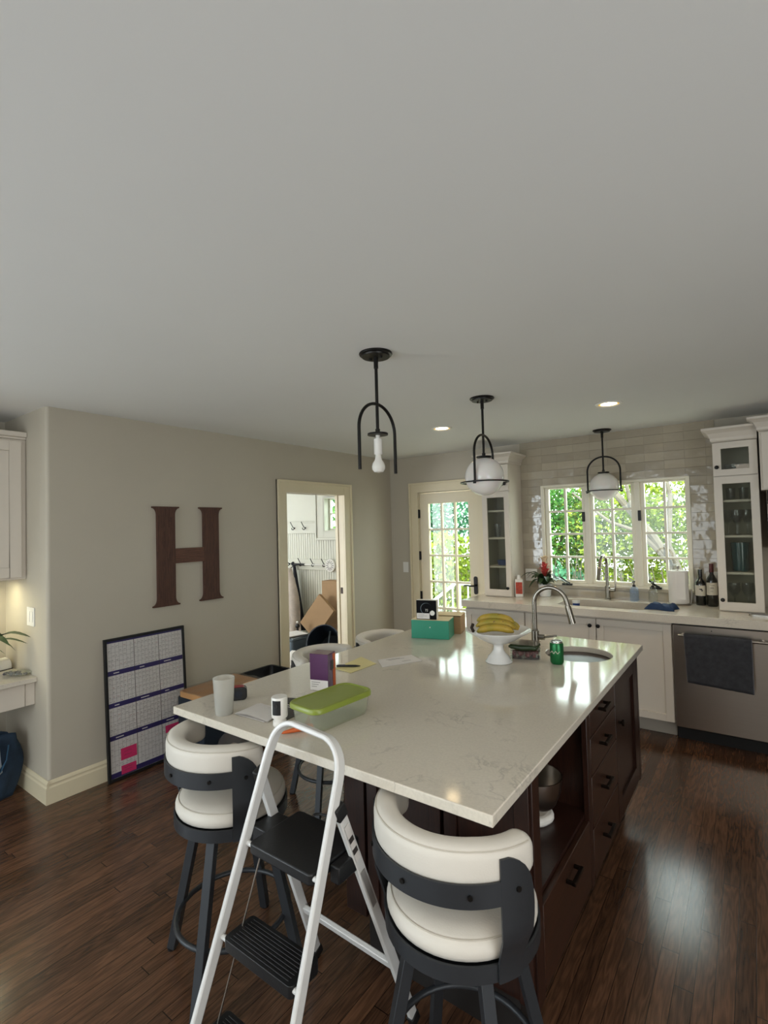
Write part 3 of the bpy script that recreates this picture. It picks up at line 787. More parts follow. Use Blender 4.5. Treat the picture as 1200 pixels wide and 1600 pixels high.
text('72', 'number', M['white'], tb, (.066, -.0018, .056), .019, (R(90), 0, 0))

cs = thing('cake_stand', 'white ceramic pedestal bowl holding bananas on the island', 'pedestal bowl', (-1.064, 2.385, .9145))
MB().lathe([(.001, 0), (.064, 0), (.067, .004), (.060, .012), (.052, .03), (.036, .045), (.026, .06), (.0235, .08), (.028, .09), (.05, .097), (.09, .117), (.13, .142), (.160, .160), (.163, .1635), (.160, .1655), (.128, .148), (.088, .124), (.05, .105), (.001, .102)], 56).build('pedestal', M['ceramic'], cs, angle=60)
ba = thing('banana_bunch', 'bunch of ripe bananas lying in the white pedestal bowl', 'bananas', (-1.070, 2.372, 1.052), R(22))
def banana(yoff, zoff, rx, ln=.2, tw=0, xo=0):
    pts = []; rr = []
    n = 14
    for i in range(n+1):
        q = i/n; a = R(-48+96*q)
        x = .125*math.sin(a)*ln/.2; z = .075*math.cos(a)-.052
        pts.append((x, 0, z)); e = min(q, 1-q)*2
        rr.append(.0185*min(1, .25+1.6*e**.75) if i not in (0, n) else .0045)
    M_ = Matrix.Translation((xo, yoff, zoff)) @ Matrix.Rotation(rx, 4, 'X') @ Matrix.Rotation(tw, 4, 'Z')
    return MB().tube([tuple(M_ @ Vector(p)) for p in pts], rr, 10, upv=(0, 1, 0)).build('banana', M['banana'], ba, angle=70)
banana(-.052, .026, R(18), .19, R(2)); banana(-.026, .045, R(8), .205, R(-3)); banana(.004, .066, R(2), .20, R(-6)); banana(.04, .03, R(-25), .185, R(-12), .032); banana(.02, .028, R(-8), .17, R(-16), .036)
MB().tube([(-.108, -.03, .02), (-.118, -.015, .035), (-.112, 0, .05)], .008, 8).build('stem', M['soil'], ba)

def clampack(name, label, loc, rz, fill, n, cat):
    p = thing(name, label, cat, loc, rz)
    MB().plate(rrect(-.07, .07, -.05, .05, .02), [], XY, 0, .002).prism(rrect(-.07, .07, -.05, .05, .02), XY, .0021, .003).build('tray', M['clear'], p)
    m = MB(); m.plate(rrect(-.075, .075, -.055, .055, .02), [rrect(-.072, .072, -.052, .052, .018)], XY, .001, .04); m.prism(rrect(-.075, .075, -.055, .055, .02), XY, .0405, .0425)
    m.build('clear_lid', M['clear'], p)
    return p
pk = clampack('berry_pack', 'clear pack of red berries under the cucumber pack beside the pedestal bowl', (-.985, 2.54, .9145), R(18), 'berry', 0, 'berries')
m = MB(); rd = random.Random(3)
for i in range(34): m.sphere((rd.uniform(-.058, .058), rd.uniform(-.038, .038), rd.uniform(.014, .028)), .0115, 8, n=6)
tag(m.build('berries', M['berry'], pk), kind='stuff')
pk = thing('cucumber_pack', 'shrink-wrapped dark green cucumbers lying on the berry pack', 'cucumbers', (-.988, 2.54, .9582), R(10))
for j in range(4):
    y = -.045+.03*j
    pts = [(-.072+.144*i/10, y, .0155+.002*math.sin(i+j)) for i in range(11)]
    MB().tube(pts, [.006]+[.0135]*2+[.015]*5+[.0135]*2+[.006], 12, upv=(0, 0, 1)).build('cucumber', M['cucumber'], pk, angle=70)
MB().prism(rrect(-.076, .076, -.062, .062, .02), XY, .0318, .0328).build('wrapper', M['bagplastic'], pk)

cn = thing('soda_can', 'green soda can in front of the round sink', 'can', (-.81, 2.503, .9145))
MB().lathe([(.001, .004), (.024, .003), (.026, 0), (.030, .006), (.0325, .012), (.0325, .096), (.030, .103)], 36).build('can_body', M['greencan'], cn)
MB().lathe([(.030, .103), (.027, .109), (.0275, .112), (.025, .112), (.023, .108), (.001, .108)], 36).build('can_top', M['alu'], cn)
m = MB()
pts = [(.0332*math.sin(a), -.0332*math.cos(a), .06+.006*math.sin(a*11)*(1-.5*(a/.9)**2)) for a in [R(-45+2.5*i) for i in range(36)]]
m.tube(pts, .0013, 6); m.build('script_mark', M['label'], cn)

ev = tag(MB().add([(-1.61, 2.094, .9155), (-1.515, 2.27, .9155), (-1.403, 2.202, .9155), (-1.511, 2.0, .9155), (-1.61, 2.094, .9175), (-1.515, 2.27, .9175), (-1.403, 2.202, .9175), (-1.511, 2.0, .9175)], [(0, 1, 2, 3), (4, 5, 6, 7), (0, 1, 5, 4), (1, 2, 6, 5), (2, 3, 7, 6), (3, 0, 4, 7)]).build('letter', M['paper'], smooth=False), 'white opened letter lying on the island right of the yellow sheet', 'letter')
m = MB()
for a, b, c_ in ((.2, .6, .2), (.25, .7, .3), (.55, .8, .7)):
    p, q = Vector((-1.61, 2.094, .9177)), Vector((-1.515, 2.27, .9177)); d = Vector((.107, -.08, 0))
    m.tube([p.lerp(q, a)+d*c_, p.lerp(q, b)+d*c_], .0022, 4, rb=.0003, upv=(.86, -.5, 0), sq=True)
m.build('print', M['greyprint'], ev)
tag(MB().add([(-1.70, 1.86, .9155), (-1.58, 1.84, .9155), (-1.573, 2.035, .9155), (-1.725, 2.10, .9155), (-1.70, 1.86, .9168), (-1.58, 1.84, .9168), (-1.573, 2.035, .9168), (-1.725, 2.10, .9168)], [(0, 1, 2, 3), (4, 5, 6, 7), (0, 1, 5, 4), (1, 2, 6, 5), (2, 3, 7, 6), (3, 0, 4, 7)]).build('yellow_sheet', M['yellowpaper'], smooth=False), 'sheet of yellow paper under the black pen on the island', 'paper')
pn = thing('pen', 'black pen lying on the yellow sheet', 'pen', (-1.655, 1.912, .9225), R(31))
MB().tube([(-.06, 0, 0), (-.055, 0, 0), (.035, 0, 0), (.06, 0, 0)], [.003, .0055, .0055, .002], 12).build('barrel', M['blackplastic'], pn)
MB().tube([(-.05, 0, .006), (-.015, 0, .0068)], .0014, 8).build('clip', M['greyprint'], pn)
pb = thing('carton', 'upright glossy purple carton behind the green-lidded container', 'box', (-1.572, 1.562, .9145), R(15))
B('carton_body', M['purple'], pb, 0, .088, 0, .07, 0, .155, .0015, False)
B('carton_top', M['purpletop'], pb, .0005, .0875, .0005, .0695, .1552, .156, 0, False)
B('white_label', M['paper'], pb, .001, .087, -.0008, 0, .001, .045, 0, False)
m = MB()
for i in range(3): m.box(.008, .05-.008*i, -.0013, -.0008, .034-.009*i, .0365-.009*i)
m.build('label_print', M['greyprint'], pb)
B('side_print', M['orange'], pb, .0881, .0888, .045, .069, .005, .15, 0, False)
B('picture', M['blackplastic'], pb, .089, .0896, .025, .05, .085, .125, 0, False)

cu = thing('frosted_cup', 'frosted plastic cup half full of water at the near left corner of the island', 'cup', (-1.655, 1.185, .9145))
MB().lathe([(.001, .002), (.030, .002), (.0305, 0), (.0325, 0), (.0405, .136), (.0385, .136), (.031, .004)], 40).build('cup_wall', M['frost'], cu)
MB().lathe([(.001, .0045), (.0305, .0045), (.0335, .055), (.001, .055)], 40).build('water', M['water'], cu)
tm = thing('tape_measure', 'black tape measure with red top behind the frosted cup', 'tape measure', (-1.742, 1.318, .9145), R(52))
MB().prism(rrect(-.034, .034, 0, .052, .016, 5), XZ, -.02, .02).build('case', M['blackplastic'], tm, bevel=.004)
MB().prism(rrect(-.030, .028, .030, .0535, .012, 5), XZ, -.0145, .0145).build('red_panel', M['red'], tm, bevel=.002)
MB().cyl((.0, -.0205, .024), (0, -.022, .024), .016, 24).build('side_disc', M['darkfab'], tm)
pp = tag(MB().prism([(-1.61, 1.42), (-1.50, 1.25), (-1.40, 1.25), (-1.40, 1.37), (-1.50, 1.47)], XY, .915, .9165).build('brochure', M['darkprint'], smooth=False), 'dark printed brochure under the folded white papers', 'brochure')
m = MB(); m.box(-1.56, -1.50, 1.375, 1.381, .9166, .9169, None); m.box(-1.545, -1.47, 1.36, 1.364, .9166, .9169); m.build('print', M['paper'], pp)
fp = thing('folded_papers', 'folded white papers in front of the frosted cup', 'paper', (-1.52, 1.25, .917))
# a gently curled fold
m = MB(); top = []
A_ = [Vector((-1.60, 1.19, 0)), Vector((-1.438, 1.21, 0)), Vector((-1.47, 1.32, 0)), Vector((-1.61, 1.31, 0))]
n = 8
for i in range(n+1):
    for j in range(n+1):
        p = A_[0].lerp(A_[1], i/n).lerp(A_[3].lerp(A_[2], i/n), j/n)
        z = .921+.010*math.sin(PI*i/n)*(1-j/n)+.003*math.sin(4*i/n+2)
        top.append((p.x, p.y, z))
nn = n+1
fs = [(i*nn+j, (i+1)*nn+j, (i+1)*nn+j+1, i*nn+j+1) for i in range(n) for j in range(n)]
m.add(top, fs); m.add([(x, y, z-.0032) for x, y, z in top], fs)
o = m.build('upper_sheet', M['paper'], fp, world=True)
MB().prism([(-1.615, 1.20), (-1.45, 1.205), (-1.465, 1.33), (-1.62, 1.33)], XY, .9167, .9176).build('lower_sheet', M['paper'], fp, world=True)
sc = thing('security_camera', 'white cylindrical camera with black face standing near the island edge', 'camera', (-1.385, 1.222, .9145), R(54))
MB().lathe([(.001, 0), (.022, 0), (.024, .003), (.024, .018), (.018, .022), (.018, .026), (.0265, .03), (.0285, .034), (.0285, .098), (.027, .102), (.001, .103)], 40).build('camera_body', M['white'], sc)
m = MB()
for i in range(12):
    a0 = R(-32+64*i/12-30); a1 = R(-32+64*(i+1)/12-30)
    m.add([(.0291*math.sin(a), -.0291*math.cos(a), z) for a, z in ((a0, .044), (a1, .044), (a1, .094), (a0, .094))]+[(.0283*math.sin(a), -.0283*math.cos(a), z) for a, z in ((a0, .044), (a1, .044), (a1, .094), (a0, .094))], [(0, 1, 2, 3), (4, 7, 6, 5), (0, 4, 5, 1), (2, 6, 7, 3), (0, 3, 7, 4), (1, 5, 6, 2)])
m.build('black_face', M['rubber'], sc)
MB().cyl((.0285*math.sin(R(-30)), -.0285*math.cos(R(-30)), .078), (.0305*math.sin(R(-30)), -.0305*math.cos(R(-30)), .078), .007, 18).build('lens', M['winedark'], sc)
MB().tube([(.01, .026, .045), (.03, .045, .04), (.03, .07, .02), (.02, .09, .004), (.0, .13, .004)], .003, 8).build('cable', M['white'], sc)
ca = thing('carrot', 'small orange carrot beside the camera, in front of the clear container', 'carrot', (-1.312, 1.172, .9145+.011), R(58))
MB().tube([(-.012, 0, -.005), (0, 0, -.004), (.03, 0, -.002), (.07, 0, 0), (.10, 0, 0), (.105, 0, 0)], [.001, .0045, .0075, .010, .011, .004], 14).build('root', M['orange'], ca)

tbx = thing('food_container', 'clear plastic food container with olive green lid on the island', 'food container', (-1.268, 1.368, .9145), R(-5))
m = MB()
def tray_ring(z, w_, l_, r_): return [(x, y, z) for x, y in rrect(-w_/2, w_/2, -l_/2, l_/2, r_, 5)]
lv = [(0.001, .120, .245, .03), (.0, .128, .253, .03), (.008, .134, .262, .032), (.068, .148, .280, .035), (.072, .152, .285, .036), (.072, .149, .281, .035), (.066, .1455, .277, .034), (.010, .131, .258, .031), (.004, .12, .245, .03)]
vs = [v for l in lv for v in tray_ring(*l)]; ns = 24
fs = [(i*ns+k, i*ns+(k+1) % ns, (i+1)*ns+(k+1) % ns, (i+1)*ns+k) for i in range(len(lv)-1) for k in range(ns)]+[tuple(range(ns)), tuple((len(lv)-1)*ns+k for k in range(ns))]
m.add(vs, fs).build('tub', M['tub'], tbx)
m = MB(); lv = [(.066, .156, .290, .038), (.068, .162, .296, .04), (.080, .163, .297, .04), (.085, .158, .292, .04), (.0865, .146, .28, .036), (.083, .138, .272, .034), (.083, .12, .25, .03)]
vs = [v for l in lv for v in tray_ring(*l)]
fs = [(i*ns+k, i*ns+(k+1) % ns, (i+1)*ns+(k+1) % ns, (i+1)*ns+k) for i in range(len(lv)-1) for k in range(ns)]+[tuple((len(lv)-1)*ns+k for k in range(ns))]+[tuple(range(ns))]
m.add(vs, fs).build('lid', M['greenlid'], tbx)

# mixer in the niche
mx = thing('stand_mixer', 'white stand mixer with steel bowl in the island niche', 'mixer', (-.75, 1.925, .4705), R(70))
MB().prism(rrect(-.07, .07, -.09, .14, .06, 6), XY, 0, .03).build('mixer_base', M['white'], mx, bevel=.01)
MB().tube([(0, .10, .02), (0, .115, .12), (0, .11, .25)], [.05, .042, .045], 20).build('column', M['white'], mx)
MB().tube([(0, .15, .29), (0, .12, .3), (0, 0, .3), (0, -.09, .29), (0, -.11, .285)], [.03, .06, .065, .055, .03], 20, upv=(0, 0, 1)).build('mixer_head', M['white'], mx)
MB().lathe([(.001, .032), (.04, .032), (.045, .04), (.075, .07), (.095, .12), (.10, .17), (.103, .172), (.098, .172), (.092, .12), (.07, .074), (.001, .05)], 36, (0, -.03, 0)).build('mixing_bowl', M['steel'], mx)
MB().cyl((0, -.03, .1), (0, -.03, .24), .006, 10).build('beater_shaft', M['steel'], mx)

# ================================================================ BACK COUNTER
FY = 4.22
fnf = lambda u, v, d: Vector((u, FY+.02-d, v))
def base_cab(x0, x1, label, doors, knobs, kick=True):
    c = thing('base_cabinet', label, 'cabinet', ((x0+x1)/2, 4.5, 0), 0, None)
    m = MB(); m.box(x0, x0+.018, FY+.022, DW-.012, .12, 0.8495); m.box(x1-.018, x1, FY+.022, DW-.012, .12, 0.8495)
    m.box(x0+.018, x1-.018, FY+.022, DW-.012, .12, .138); m.box(x0+.018, x1-.018, DW-.022, DW-.012, .138, 0.8495)
    m.box(x0+.018, x1-.018, FY+.022, FY+.04, .80, 0.8495); m.box(x0+.018, x1-.018, FY+.022, FY+.04, .138, .16)
    m.build('cabinet_body', M['cabwhite'], c, bevel=.0015, world=True)
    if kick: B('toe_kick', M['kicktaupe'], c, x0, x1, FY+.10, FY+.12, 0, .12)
    for (a, b), kx in zip(doors, knobs):
        d = shaker(MB(), a, b, .125, .835, fnf, .02, .052, .011).build('door', M['cabwhite'], c, bevel=.0015, world=True)
        if kx is not None:
            MB().lathe([(.006, 0), (.005, .01), (.0145, .018), (.0155, .026), (.001, .029)], 20, (kx, FY, .782), Matrix.Rotation(PI/2, 3, 'X')).build('knob', M['black'], d, world=True)
    return c
base_cab(-2.2, -1.632, 'white shaker base cabinet at the left end of the back counter', [(-2.196, -1.636)], [None])
base_cab(-1.63, -.522, 'white shaker sink cabinet with two doors and black knobs', [(-1.626, -1.051), (-1.045, -.526)], [-1.09, -1.028])
base_cab(.088, .75, 'white base cabinet right of the dishwasher', [(.092, .746)], [.13])
ct = MB().plate([(-2.225, 4.191), (.78, 4.191), (.78, DW-.009), (-2.225, DW-.009)], [rrect(-1.39, -.712, 4.312, 4.69, .06, 6)], XY, .853, .914)
tag(ct.build('back_countertop', M['quartz2'], bevel=.003), 'thick white quartz counter under the kitchen window', 'countertop')
sk = thing('kitchen_sink', 'stainless undermount sink below the kitchen window', 'sink', (-1.051, 4.501, .66))
m = MB(); lv = [(.192, .70, .40, .07), (.192, .676, .376, .06), (.02, .664, .364, .05), (.0, .63, .33, .04)]
def rr2(z, w_, l_, r_): return [(x, y, z) for x, y in rrect(-w_/2, w_/2, -l_/2, l_/2, r_, 5)]
vs = [v for l in lv for v in rr2(*l)]
fs = [(i*ns+k, i*ns+(k+1) % ns, (i+1)*ns+(k+1) % ns, (i+1)*ns+k) for i in range(3) for k in range(ns)]+[tuple(3*ns+k for k in range(ns))]
m.add(vs, fs).build('basin', M['sinksteel'], sk)
MB().lathe([(.001, .002), (.04, .002), (.042, .006), (.03, .005), (.001, .004)], 24).build('drain', M['nickel'], sk)
fa = thing('sink_faucet', 'tall brushed nickel faucet behind the kitchen sink', 'faucet', (-1.075, 4.775, .9145), R(-98))
gooseneck(fa, .315, .075, 1, M['nickel'], r=.0135, drop=.05, head=.10, tilt=14, body=.115)
MB().cyl((0, .015, .085), (0, .062, .085), .016, 16).tube([(0, .058, .085), (-.002, .066, .12), (-.004, .07, .165)], [.007, .006, .005], 10).build('lever', M['nickel'], fa)
tb_ = thing('tumbler', 'blue tumbler with white rim standing in the kitchen sink', 'cup', (-1.262, 4.46, .6612))
MB().lathe([(.001, 0), (.024, 0), (.029, .252), (.027, .252), (.023, .004)], 24).build('tumbler_wall', M['blue'], tb_)
MB().lathe([(.0255, .253), (.0305, .253), (.031, .272), (.028, .272), (.0255, .253)], 24).build('rim', M['white'], tb_)

# dishwasher
dw = thing('dishwasher', 'stainless steel dishwasher with a towel over its bar handle', 'dishwasher', (-.217, 4.5, 0))
B('tub_body', M['darktile'], dw, -.515, .081, FY+.03, DW-.014, .10, .845)
m = MB(); m.prism(rrect(-.516, .082, .105, .842, .012, 4), XZ, FY-.002, FY+.03)
m.build('door', M['dwsteel'], dw, bevel=.004, world=True)
B('top_gasket', M['rubber'], dw, -.516, .082, FY+.004, FY+.03, .8425, .8515, 0)
B('toe_panel', M['rubber'], dw, -.516, .082, FY+.075, FY+.09, 0, .104, 0)
m = MB(); m.cyl((-.475, FY-.052, .776), (.038, FY-.052, .776), .0105, 18)
for x in (-.452, .015): m.cyl((x, FY-.052, .776), (x, FY, .776), .008, 14)
m.build('bar_handle', M['steel'], dw, world=True)
MB().cyl((-.275, FY-.003, .815), (-.275, FY-.004, .815), .004, 12).build('badge', M['rubber'], dw, world=True)
tw = thing('hand_towel', 'charcoal terry towel hanging on the dishwasher handle', 'towel', (-.235, FY-.06, .776))
m = MB(); nx, prof = 26, []
for i in range(9): prof.append((-.0135+.0, .47+.31*i/8-.0))
prof = [(-.014, .452+.32*i/16) for i in range(17)]+[(-.014*math.cos(a), .776+.014*math.sin(a)) for a in [PI*i/8 for i in range(1, 8)]]+[(.014, .772-.30*i/14) for i in range(15)]
vs = []
for i in range(nx+1):
    u = i/nx
    for d, z in prof:
        low = max(0, (.776-z)/.32)
        x = -.436+.386*u+.012*low*(1-u)
        zz_ = z-(.022*u*low if d < 0 else 0)
        wob = .0035*math.sin(9*u+3*low)*low+.002*math.sin(23*u)*low
        vs.append((x, FY-.052+d*1.0+(-abs(wob) if d < 0 else 0), zz_))
q = len(prof)
fs = [(i*q+k, i*q+k+1, (i+1)*q+k+1, (i+1)*q+k) for i in range(nx) for k in range(q-1)]
o = m.add(vs, fs).build('terry', M['towel'], tw, world=True)
so = o.modifiers.new('thick', 'SOLIDIFY'); so.thickness = .005; so.offset = 1 
for u in (0, nx):
    pts = [Vector(vs[u*q+k]) for k in range(0, q, 2)]
    MB().tube([p+Vector((0, -.001, 0)) for p in pts], .005, 6, rb=.0035, upv=(1, 0, 0)).build('hem', M['towelhem'], tw, world=True)

# ---- upper glass cabinets
def crown(mb, x0, x1, y0, y1, z0, z1, out, right=True, left=True):
    """stacked crown moulding stepping outwards"""
    st = [(0, 0), (.15, .10), (.18, .28), (.45, .62), (.85, .80), (1, .84), (1, 1)]
    for (o0, h0), (o1, h1) in zip(st[:-1], st[1:]):
        if h1 <= h0: continue
        a0, a1 = out*o0, out*o1; L_ = 1 if left else 0; R__ = 1 if right else 0
        b = [(x0-a0*L_, y0-a0), (x1+a0*R__, y0-a0), (x1+a0*R__, y1), (x0-a0*L_, y1)]
        t_ = [(x0-a1*L_, y0-a1), (x1+a1*R__, y0-a1), (x1+a1*R__, y1), (x0-a1*L_, y1)]
        za, zb = z0+(z1-z0)*h0, z0+(z1-z0)*h1
        mb.add([(x, y, za) for x, y in b]+[(x, y, zb) for x, y in t_], [(0, 1, 5, 4), (1, 2, 6, 5), (2, 3, 7, 6), (3, 0, 4, 7)])
    L_ = out if left else 0; R__ = out if right else 0
    mb.add([(x0-L_, y0-out, z1), (x1+R__, y0-out, z1), (x1+R__, y1, z1), (x0-L_, y1, z1)], [(0, 1, 2, 3)])
    mb.add([(x0, y0, z0), (x1, y0, z0), (x1, y1, z0), (x0, y1, z0)], [(0, 1, 2, 3)])
    return mb
def glass_cabinet(x0, x1, label, right):
    CY = 4.55
    c = thing('glass_cabinet', label, 'cabinet', ((x0+x1)/2, 4.7, .9145))
    y1 = DW-.0095; m = MB()
    m.box(x0, x0+.018, CY, y1, .9145, 2.18); m.box(x1-.018, x1, CY, y1, .9145, 2.18)
    m.box(x0+.018, x1-.018, CY, y1, .9145, .935); m.box(x0+.018, x1-.018, CY, y1, 1.905, 1.935); m.box(x0+.018, x1-.018, CY, y1, 2.16, 2.18)
    m.build('cabinet_body', M['cabwhite'], c, bevel=.0015, world=True)
    B('back_panel', M['cabin'], c, x0+.0185, x1-.0185, y1-.012, y1, .9355, 2.1595)
    B('side_lining', M['cabin'], c, x0+.0185, x0+.0215, CY+.002, y1-.0125, .9355, 1.9045); B('side_lining', M['cabin'], c, x1-.0215, x1-.0185, CY+.002, y1-.0125, .9355, 1.9045)
    for z in (1.195, 1.470, 1.735): B('shelf', M['cabwhite'], c, x0+.0225, x1-.0225, CY+.012, y1-.0125, z-.009, z+.009)
    for (a0, a1, z0, z1, g0, g1) in ((x0+.002, x1-.002, .920, 1.918, .983, 1.864), (x0+.002, x1-.002, 1.924, 2.176, 1.972, 2.128)):
        m = MB().plate([(a0, z0), (a1, z0), (a1, z1), (a0, z1)], [[(a0+.052, g0), (a1-.05, g0), (a1-.05, g1), (a0+.052, g1)]], XZ, CY-.021, CY-.001)
        d = m.build('door', M['cabwhite'], c, bevel=.0015, world=True, smooth=False)
        MB().box(a0+.053, a1-.051, CY-.012, CY-.009, g0+.001, g1-.001).build('door_glass', M['cabglass'], d, world=True)
        kx = a1-.028 if right else a0+.024
        MB().lathe([(.006, 0), (.005, .01), (.0135, .017), (.0145, .024), (.001, .027)], 20, (kx, CY-.021, g0+.017), Matrix.Rotation(PI/2, 3, 'X')).build('knob', M['black'], d, world=True)
    crown(MB(), x0, x1, CY-.02, y1, 2.181, 2.285, .062, left=True, right=right).build('crown_moulding', M['cabwhite'], c, world=True, smooth=False)
    return c
glass_cabinet(-2.146, -1.866, 'narrow white glass-front cabinet between the glass door and the window', True)
glass_cabinet(-.24, .036, 'narrow white glass-front cabinet at the right behind the wine bottles', False)
def goblet(name, label, x, y, z, h, r, group=None):
    g = MB().lathe([(.001, 0), (r*.8, .001), (r*.75, .004), (.006, .008), (.005, h*.4), (r*.6, h*.5), (r, h*.7), (r*.9, h), (r*.87, h), (r*.95, h*.7), (r*.5, h*.53), (.001, h*.48)], 24).build(name, M['clear'])
    g.location = (x, y, z); return tag(g, label, 'glass', group)
def tumb(name, label, x, y, z, h, r, mat, cat, group=None):
    g = MB().lathe([(.001, .002), (r*.75, 0), (r*.85, .004), (r, h), (r*.93, h), (r*.78, .01), (.001, .01)], 28).build(name, mat)
    g.location = (x, y, z); return tag(g, label, cat, group)
tumb('vase', 'dark teal glass vase on a shelf of the right glass cabinet', -.098, 4.68, 1.2045, .215, .062, M['tealglass'], 'vase')
for i, (x, y) in enumerate(((-.165, 4.66), (-.105, 4.72), (-.045, 4.65), (-.11, 4.6))):
    goblet('wine_glass', 'cut glass goblet on the second shelf of the right glass cabinet', x, y, 1.4795, .19, .034, 'goblets in the right glass cabinet')
for i, (x, y) in enumerate(((-.145, 4.66), (-.06, 4.67))):
    goblet('wine_glass', 'clear wine glass on the bottom of the right glass cabinet', x, y, .9355, .18, .04, 'wine glasses at the bottom of the right glass cabinet')
tumb('glass_bowl', 'clear glass bowl in the small top cabinet behind the right glass door', -.10, 4.68, 1.9355, .08, .075, M['clear'], 'bowl')
for x in (-.14, -.06): tumb('drinking_glass', 'short clear drinking glass on the top shelf of the right glass cabinet', x, 4.67, 1.7445, .09, .032, M['clear'], 'glass', 'short glasses in the right glass cabinet')
tumb('bowl', 'dark blue bowl on the low shelf of the left glass cabinet', -2.0, 4.68, 1.2045, .05, .065, M['blue'], 'bowl')
for x in (-2.06, -1.95): tumb('drinking_glass', 'clear tall glass on the middle shelf of the left glass cabinet', x, 4.69, 1.4795, .13, .033, M['clear'], 'glass', 'tall glasses in the left glass cabinet')

# tall upper cabinet and microwave at the right edge
uc = thing('upper_cabinet', 'white upper cabinet with crown at the right edge above the microwave', 'cabinet', (.4, 4.6, 1.8))
B('cabinet_body', M['cabwhite'], uc, .046, .80, 4.45, DW-.0005, 1.80, 2.215)
shaker(MB(), .058, .43, 1.808, 2.205, lambda u, v, d: Vector((u, 4.45-d, v)), .02, .055).build('door', M['cabwhite'], uc, bevel=.0015, world=True)
shaker(MB(), .434, .796, 1.808, 2.205, lambda u, v, d: Vector((u, 4.45-d, v)), .02, .055).build('door', M['cabwhite'], uc, bevel=.0015, world=True)
crown(crown(MB(), .046, .80, 4.43, 4.466, 2.216, 2.315, .065), .046, .80, 4.466, DW-.0005, 2.216, 2.315, 0.0001, left=False).build('crown_moulding', M['cabwhite'], uc, world=True, smooth=False)
mw = thing('microwave', 'stainless microwave with black face under the right upper cabinet', 'microwave', (.4, 4.6, 1.36))
B('housing', M['steel'], mw, .075, .80, 4.47, DW-.0005, 1.37, 1.798); B('face', M['rubber'], mw, .077, .798, 4.452, 4.4695, 1.70, 1.796); B('door', M['steel'], mw, .077, .798, 4.452, 4.4695, 1.38, 1.695)
tr = thing('spoon_rest', 'small flat steel rest on the counter below the right glass cabinet', 'spoon rest', (-.0, 4.41, .9145), R(-14))
MB().plate(rrect(-.06, .10, -.035, .035, .03, 6), [rrect(-.05, .09, -.027, .027, .024, 6)], XY, .0, .012).build('rim', M['steel'], tr)
MB().prism(rrect(-.05, .09, -.027, .027, .024, 6), XY, .0, .003).build('plate', M['steel'], tr)

# ---- things on the back counter
def soap(x, y, label, mat, pump):
    s = thing('soap_bottle', label, 'soap bottle', (x, y, .9145), R(-100))
    MB().lathe([(.001, 0), (.034, 0), (.036, .004), (.036, .09), (.032, .105), (.018, .12), (.014, .125), (.001, .125)], 28).build('bottle', mat, s)
    m = MB().cyl((0, 0, .12), (0, 0, .138), .0125, 18).cyl((0, 0, .138), (0, 0, .165), .004, 10).cyl((0, 0, .16), (0, 0, .17), .011, 14)
    m.tube([(0, 0, .166), (.025, 0, .166), (.036, 0, .158)], .0045, 8); m.build('pump', pump, s)
soap(-.862, 4.785, 'blue-tinted soap pump bottle right of the sink faucet', M['bluebottle'], M['black'])
soap(-.718, 4.785, 'clear soap pump bottle between the blue one and the paper towels', M['clear'], M['black'])
pt = thing('paper_towel_holder', 'white paper towel roll on a stand in front of the window', 'paper towels', (-.522, 4.735, .9145))
MB().lathe([(.001, 0), (.084, 0), (.086, .004), (.08, .010), (.001, .012)], 36).build('stand_base', M['steel'], pt)
MB().lathe([(.02, .0125), (.071, .0125), (.0725, .016), (.0725, .272), (.071, .275), (.02, .275), (.02, .0125)], 48).build('paper_roll', M['paper'], pt)
MB().cyl((0, 0, .01), (0, 0, .295), .006, 12).sphere((0, 0, .302), .013, 14).build('post', M['steel'], pt)
MB().tube([(.082, .0, .008), (.088, 0, .06), (.092, 0, .125)], .005, 10).build('tear_arm', M['steel'], pt)
MB().box(-.002, .055, -.0742, -.0735, .05, .26).build('loose_sheet', M['paper'], pt)
def wine(x, y, label, h, foilm, bird):
    b = thing('wine_bottle', label, 'wine bottle', (x, y, .9145), R(12))
    MB().lathe([(.001, .006), (.028, .004), (.034, 0), (.0365, .006), (.0365, h*.58), (.034, h*.64), (.022, h*.71), (.0145, h*.76), (.0135, h*.97), (.0155, h*.972), (.0155, h), (.001, h)], 36).build('bottle', M['winedark'], b)
    MB().lathe([(.0152, h*.80), (.0162, h*.80), (.0166, h*1.003), (.001, h*1.004)], 24).build('capsule', foilm, b)
    MB().lathe([(.0368, h*.27), (.0372, h*.27), (.0372, h*.56), (.0368, h*.56)], 36).build('label', M['label'], b)
    def on(a, z): return (.0374*math.sin(a), -.0374*math.cos(a), z)
    m = MB()
    if bird:
        m.tube([on(R(-25), h*.46), on(R(-10), h*.455), on(R(5), h*.45), on(R(10), h*.43), on(R(4), h*.39)], [.002, .005, .0075, .006, .002], 8, rb=.0007, upv=(0, 0, 1))
    else:
        for k, (a, c_, z) in enumerate(((-30, 20, .50), (-26, 6, .45), (-26, 10, .43), (-26, 0, .36))): m.tube([on(R(a+(c_-a)*i/6), h*z) for i in range(7)], .0012, 4, rb=.0005, upv=(0, 0, 1))
    m.build('emblem' if bird else 'label_print', M['ink'], b)
wine(-.372, 4.775, 'dark wine bottle with black bird emblem on a cream label, beside the paper towels', .285, M['winedark'], True)
wine(-.292, 4.745, 'taller dark wine bottle with burgundy neck next to the glass cabinet', .335, M['foil'], False)
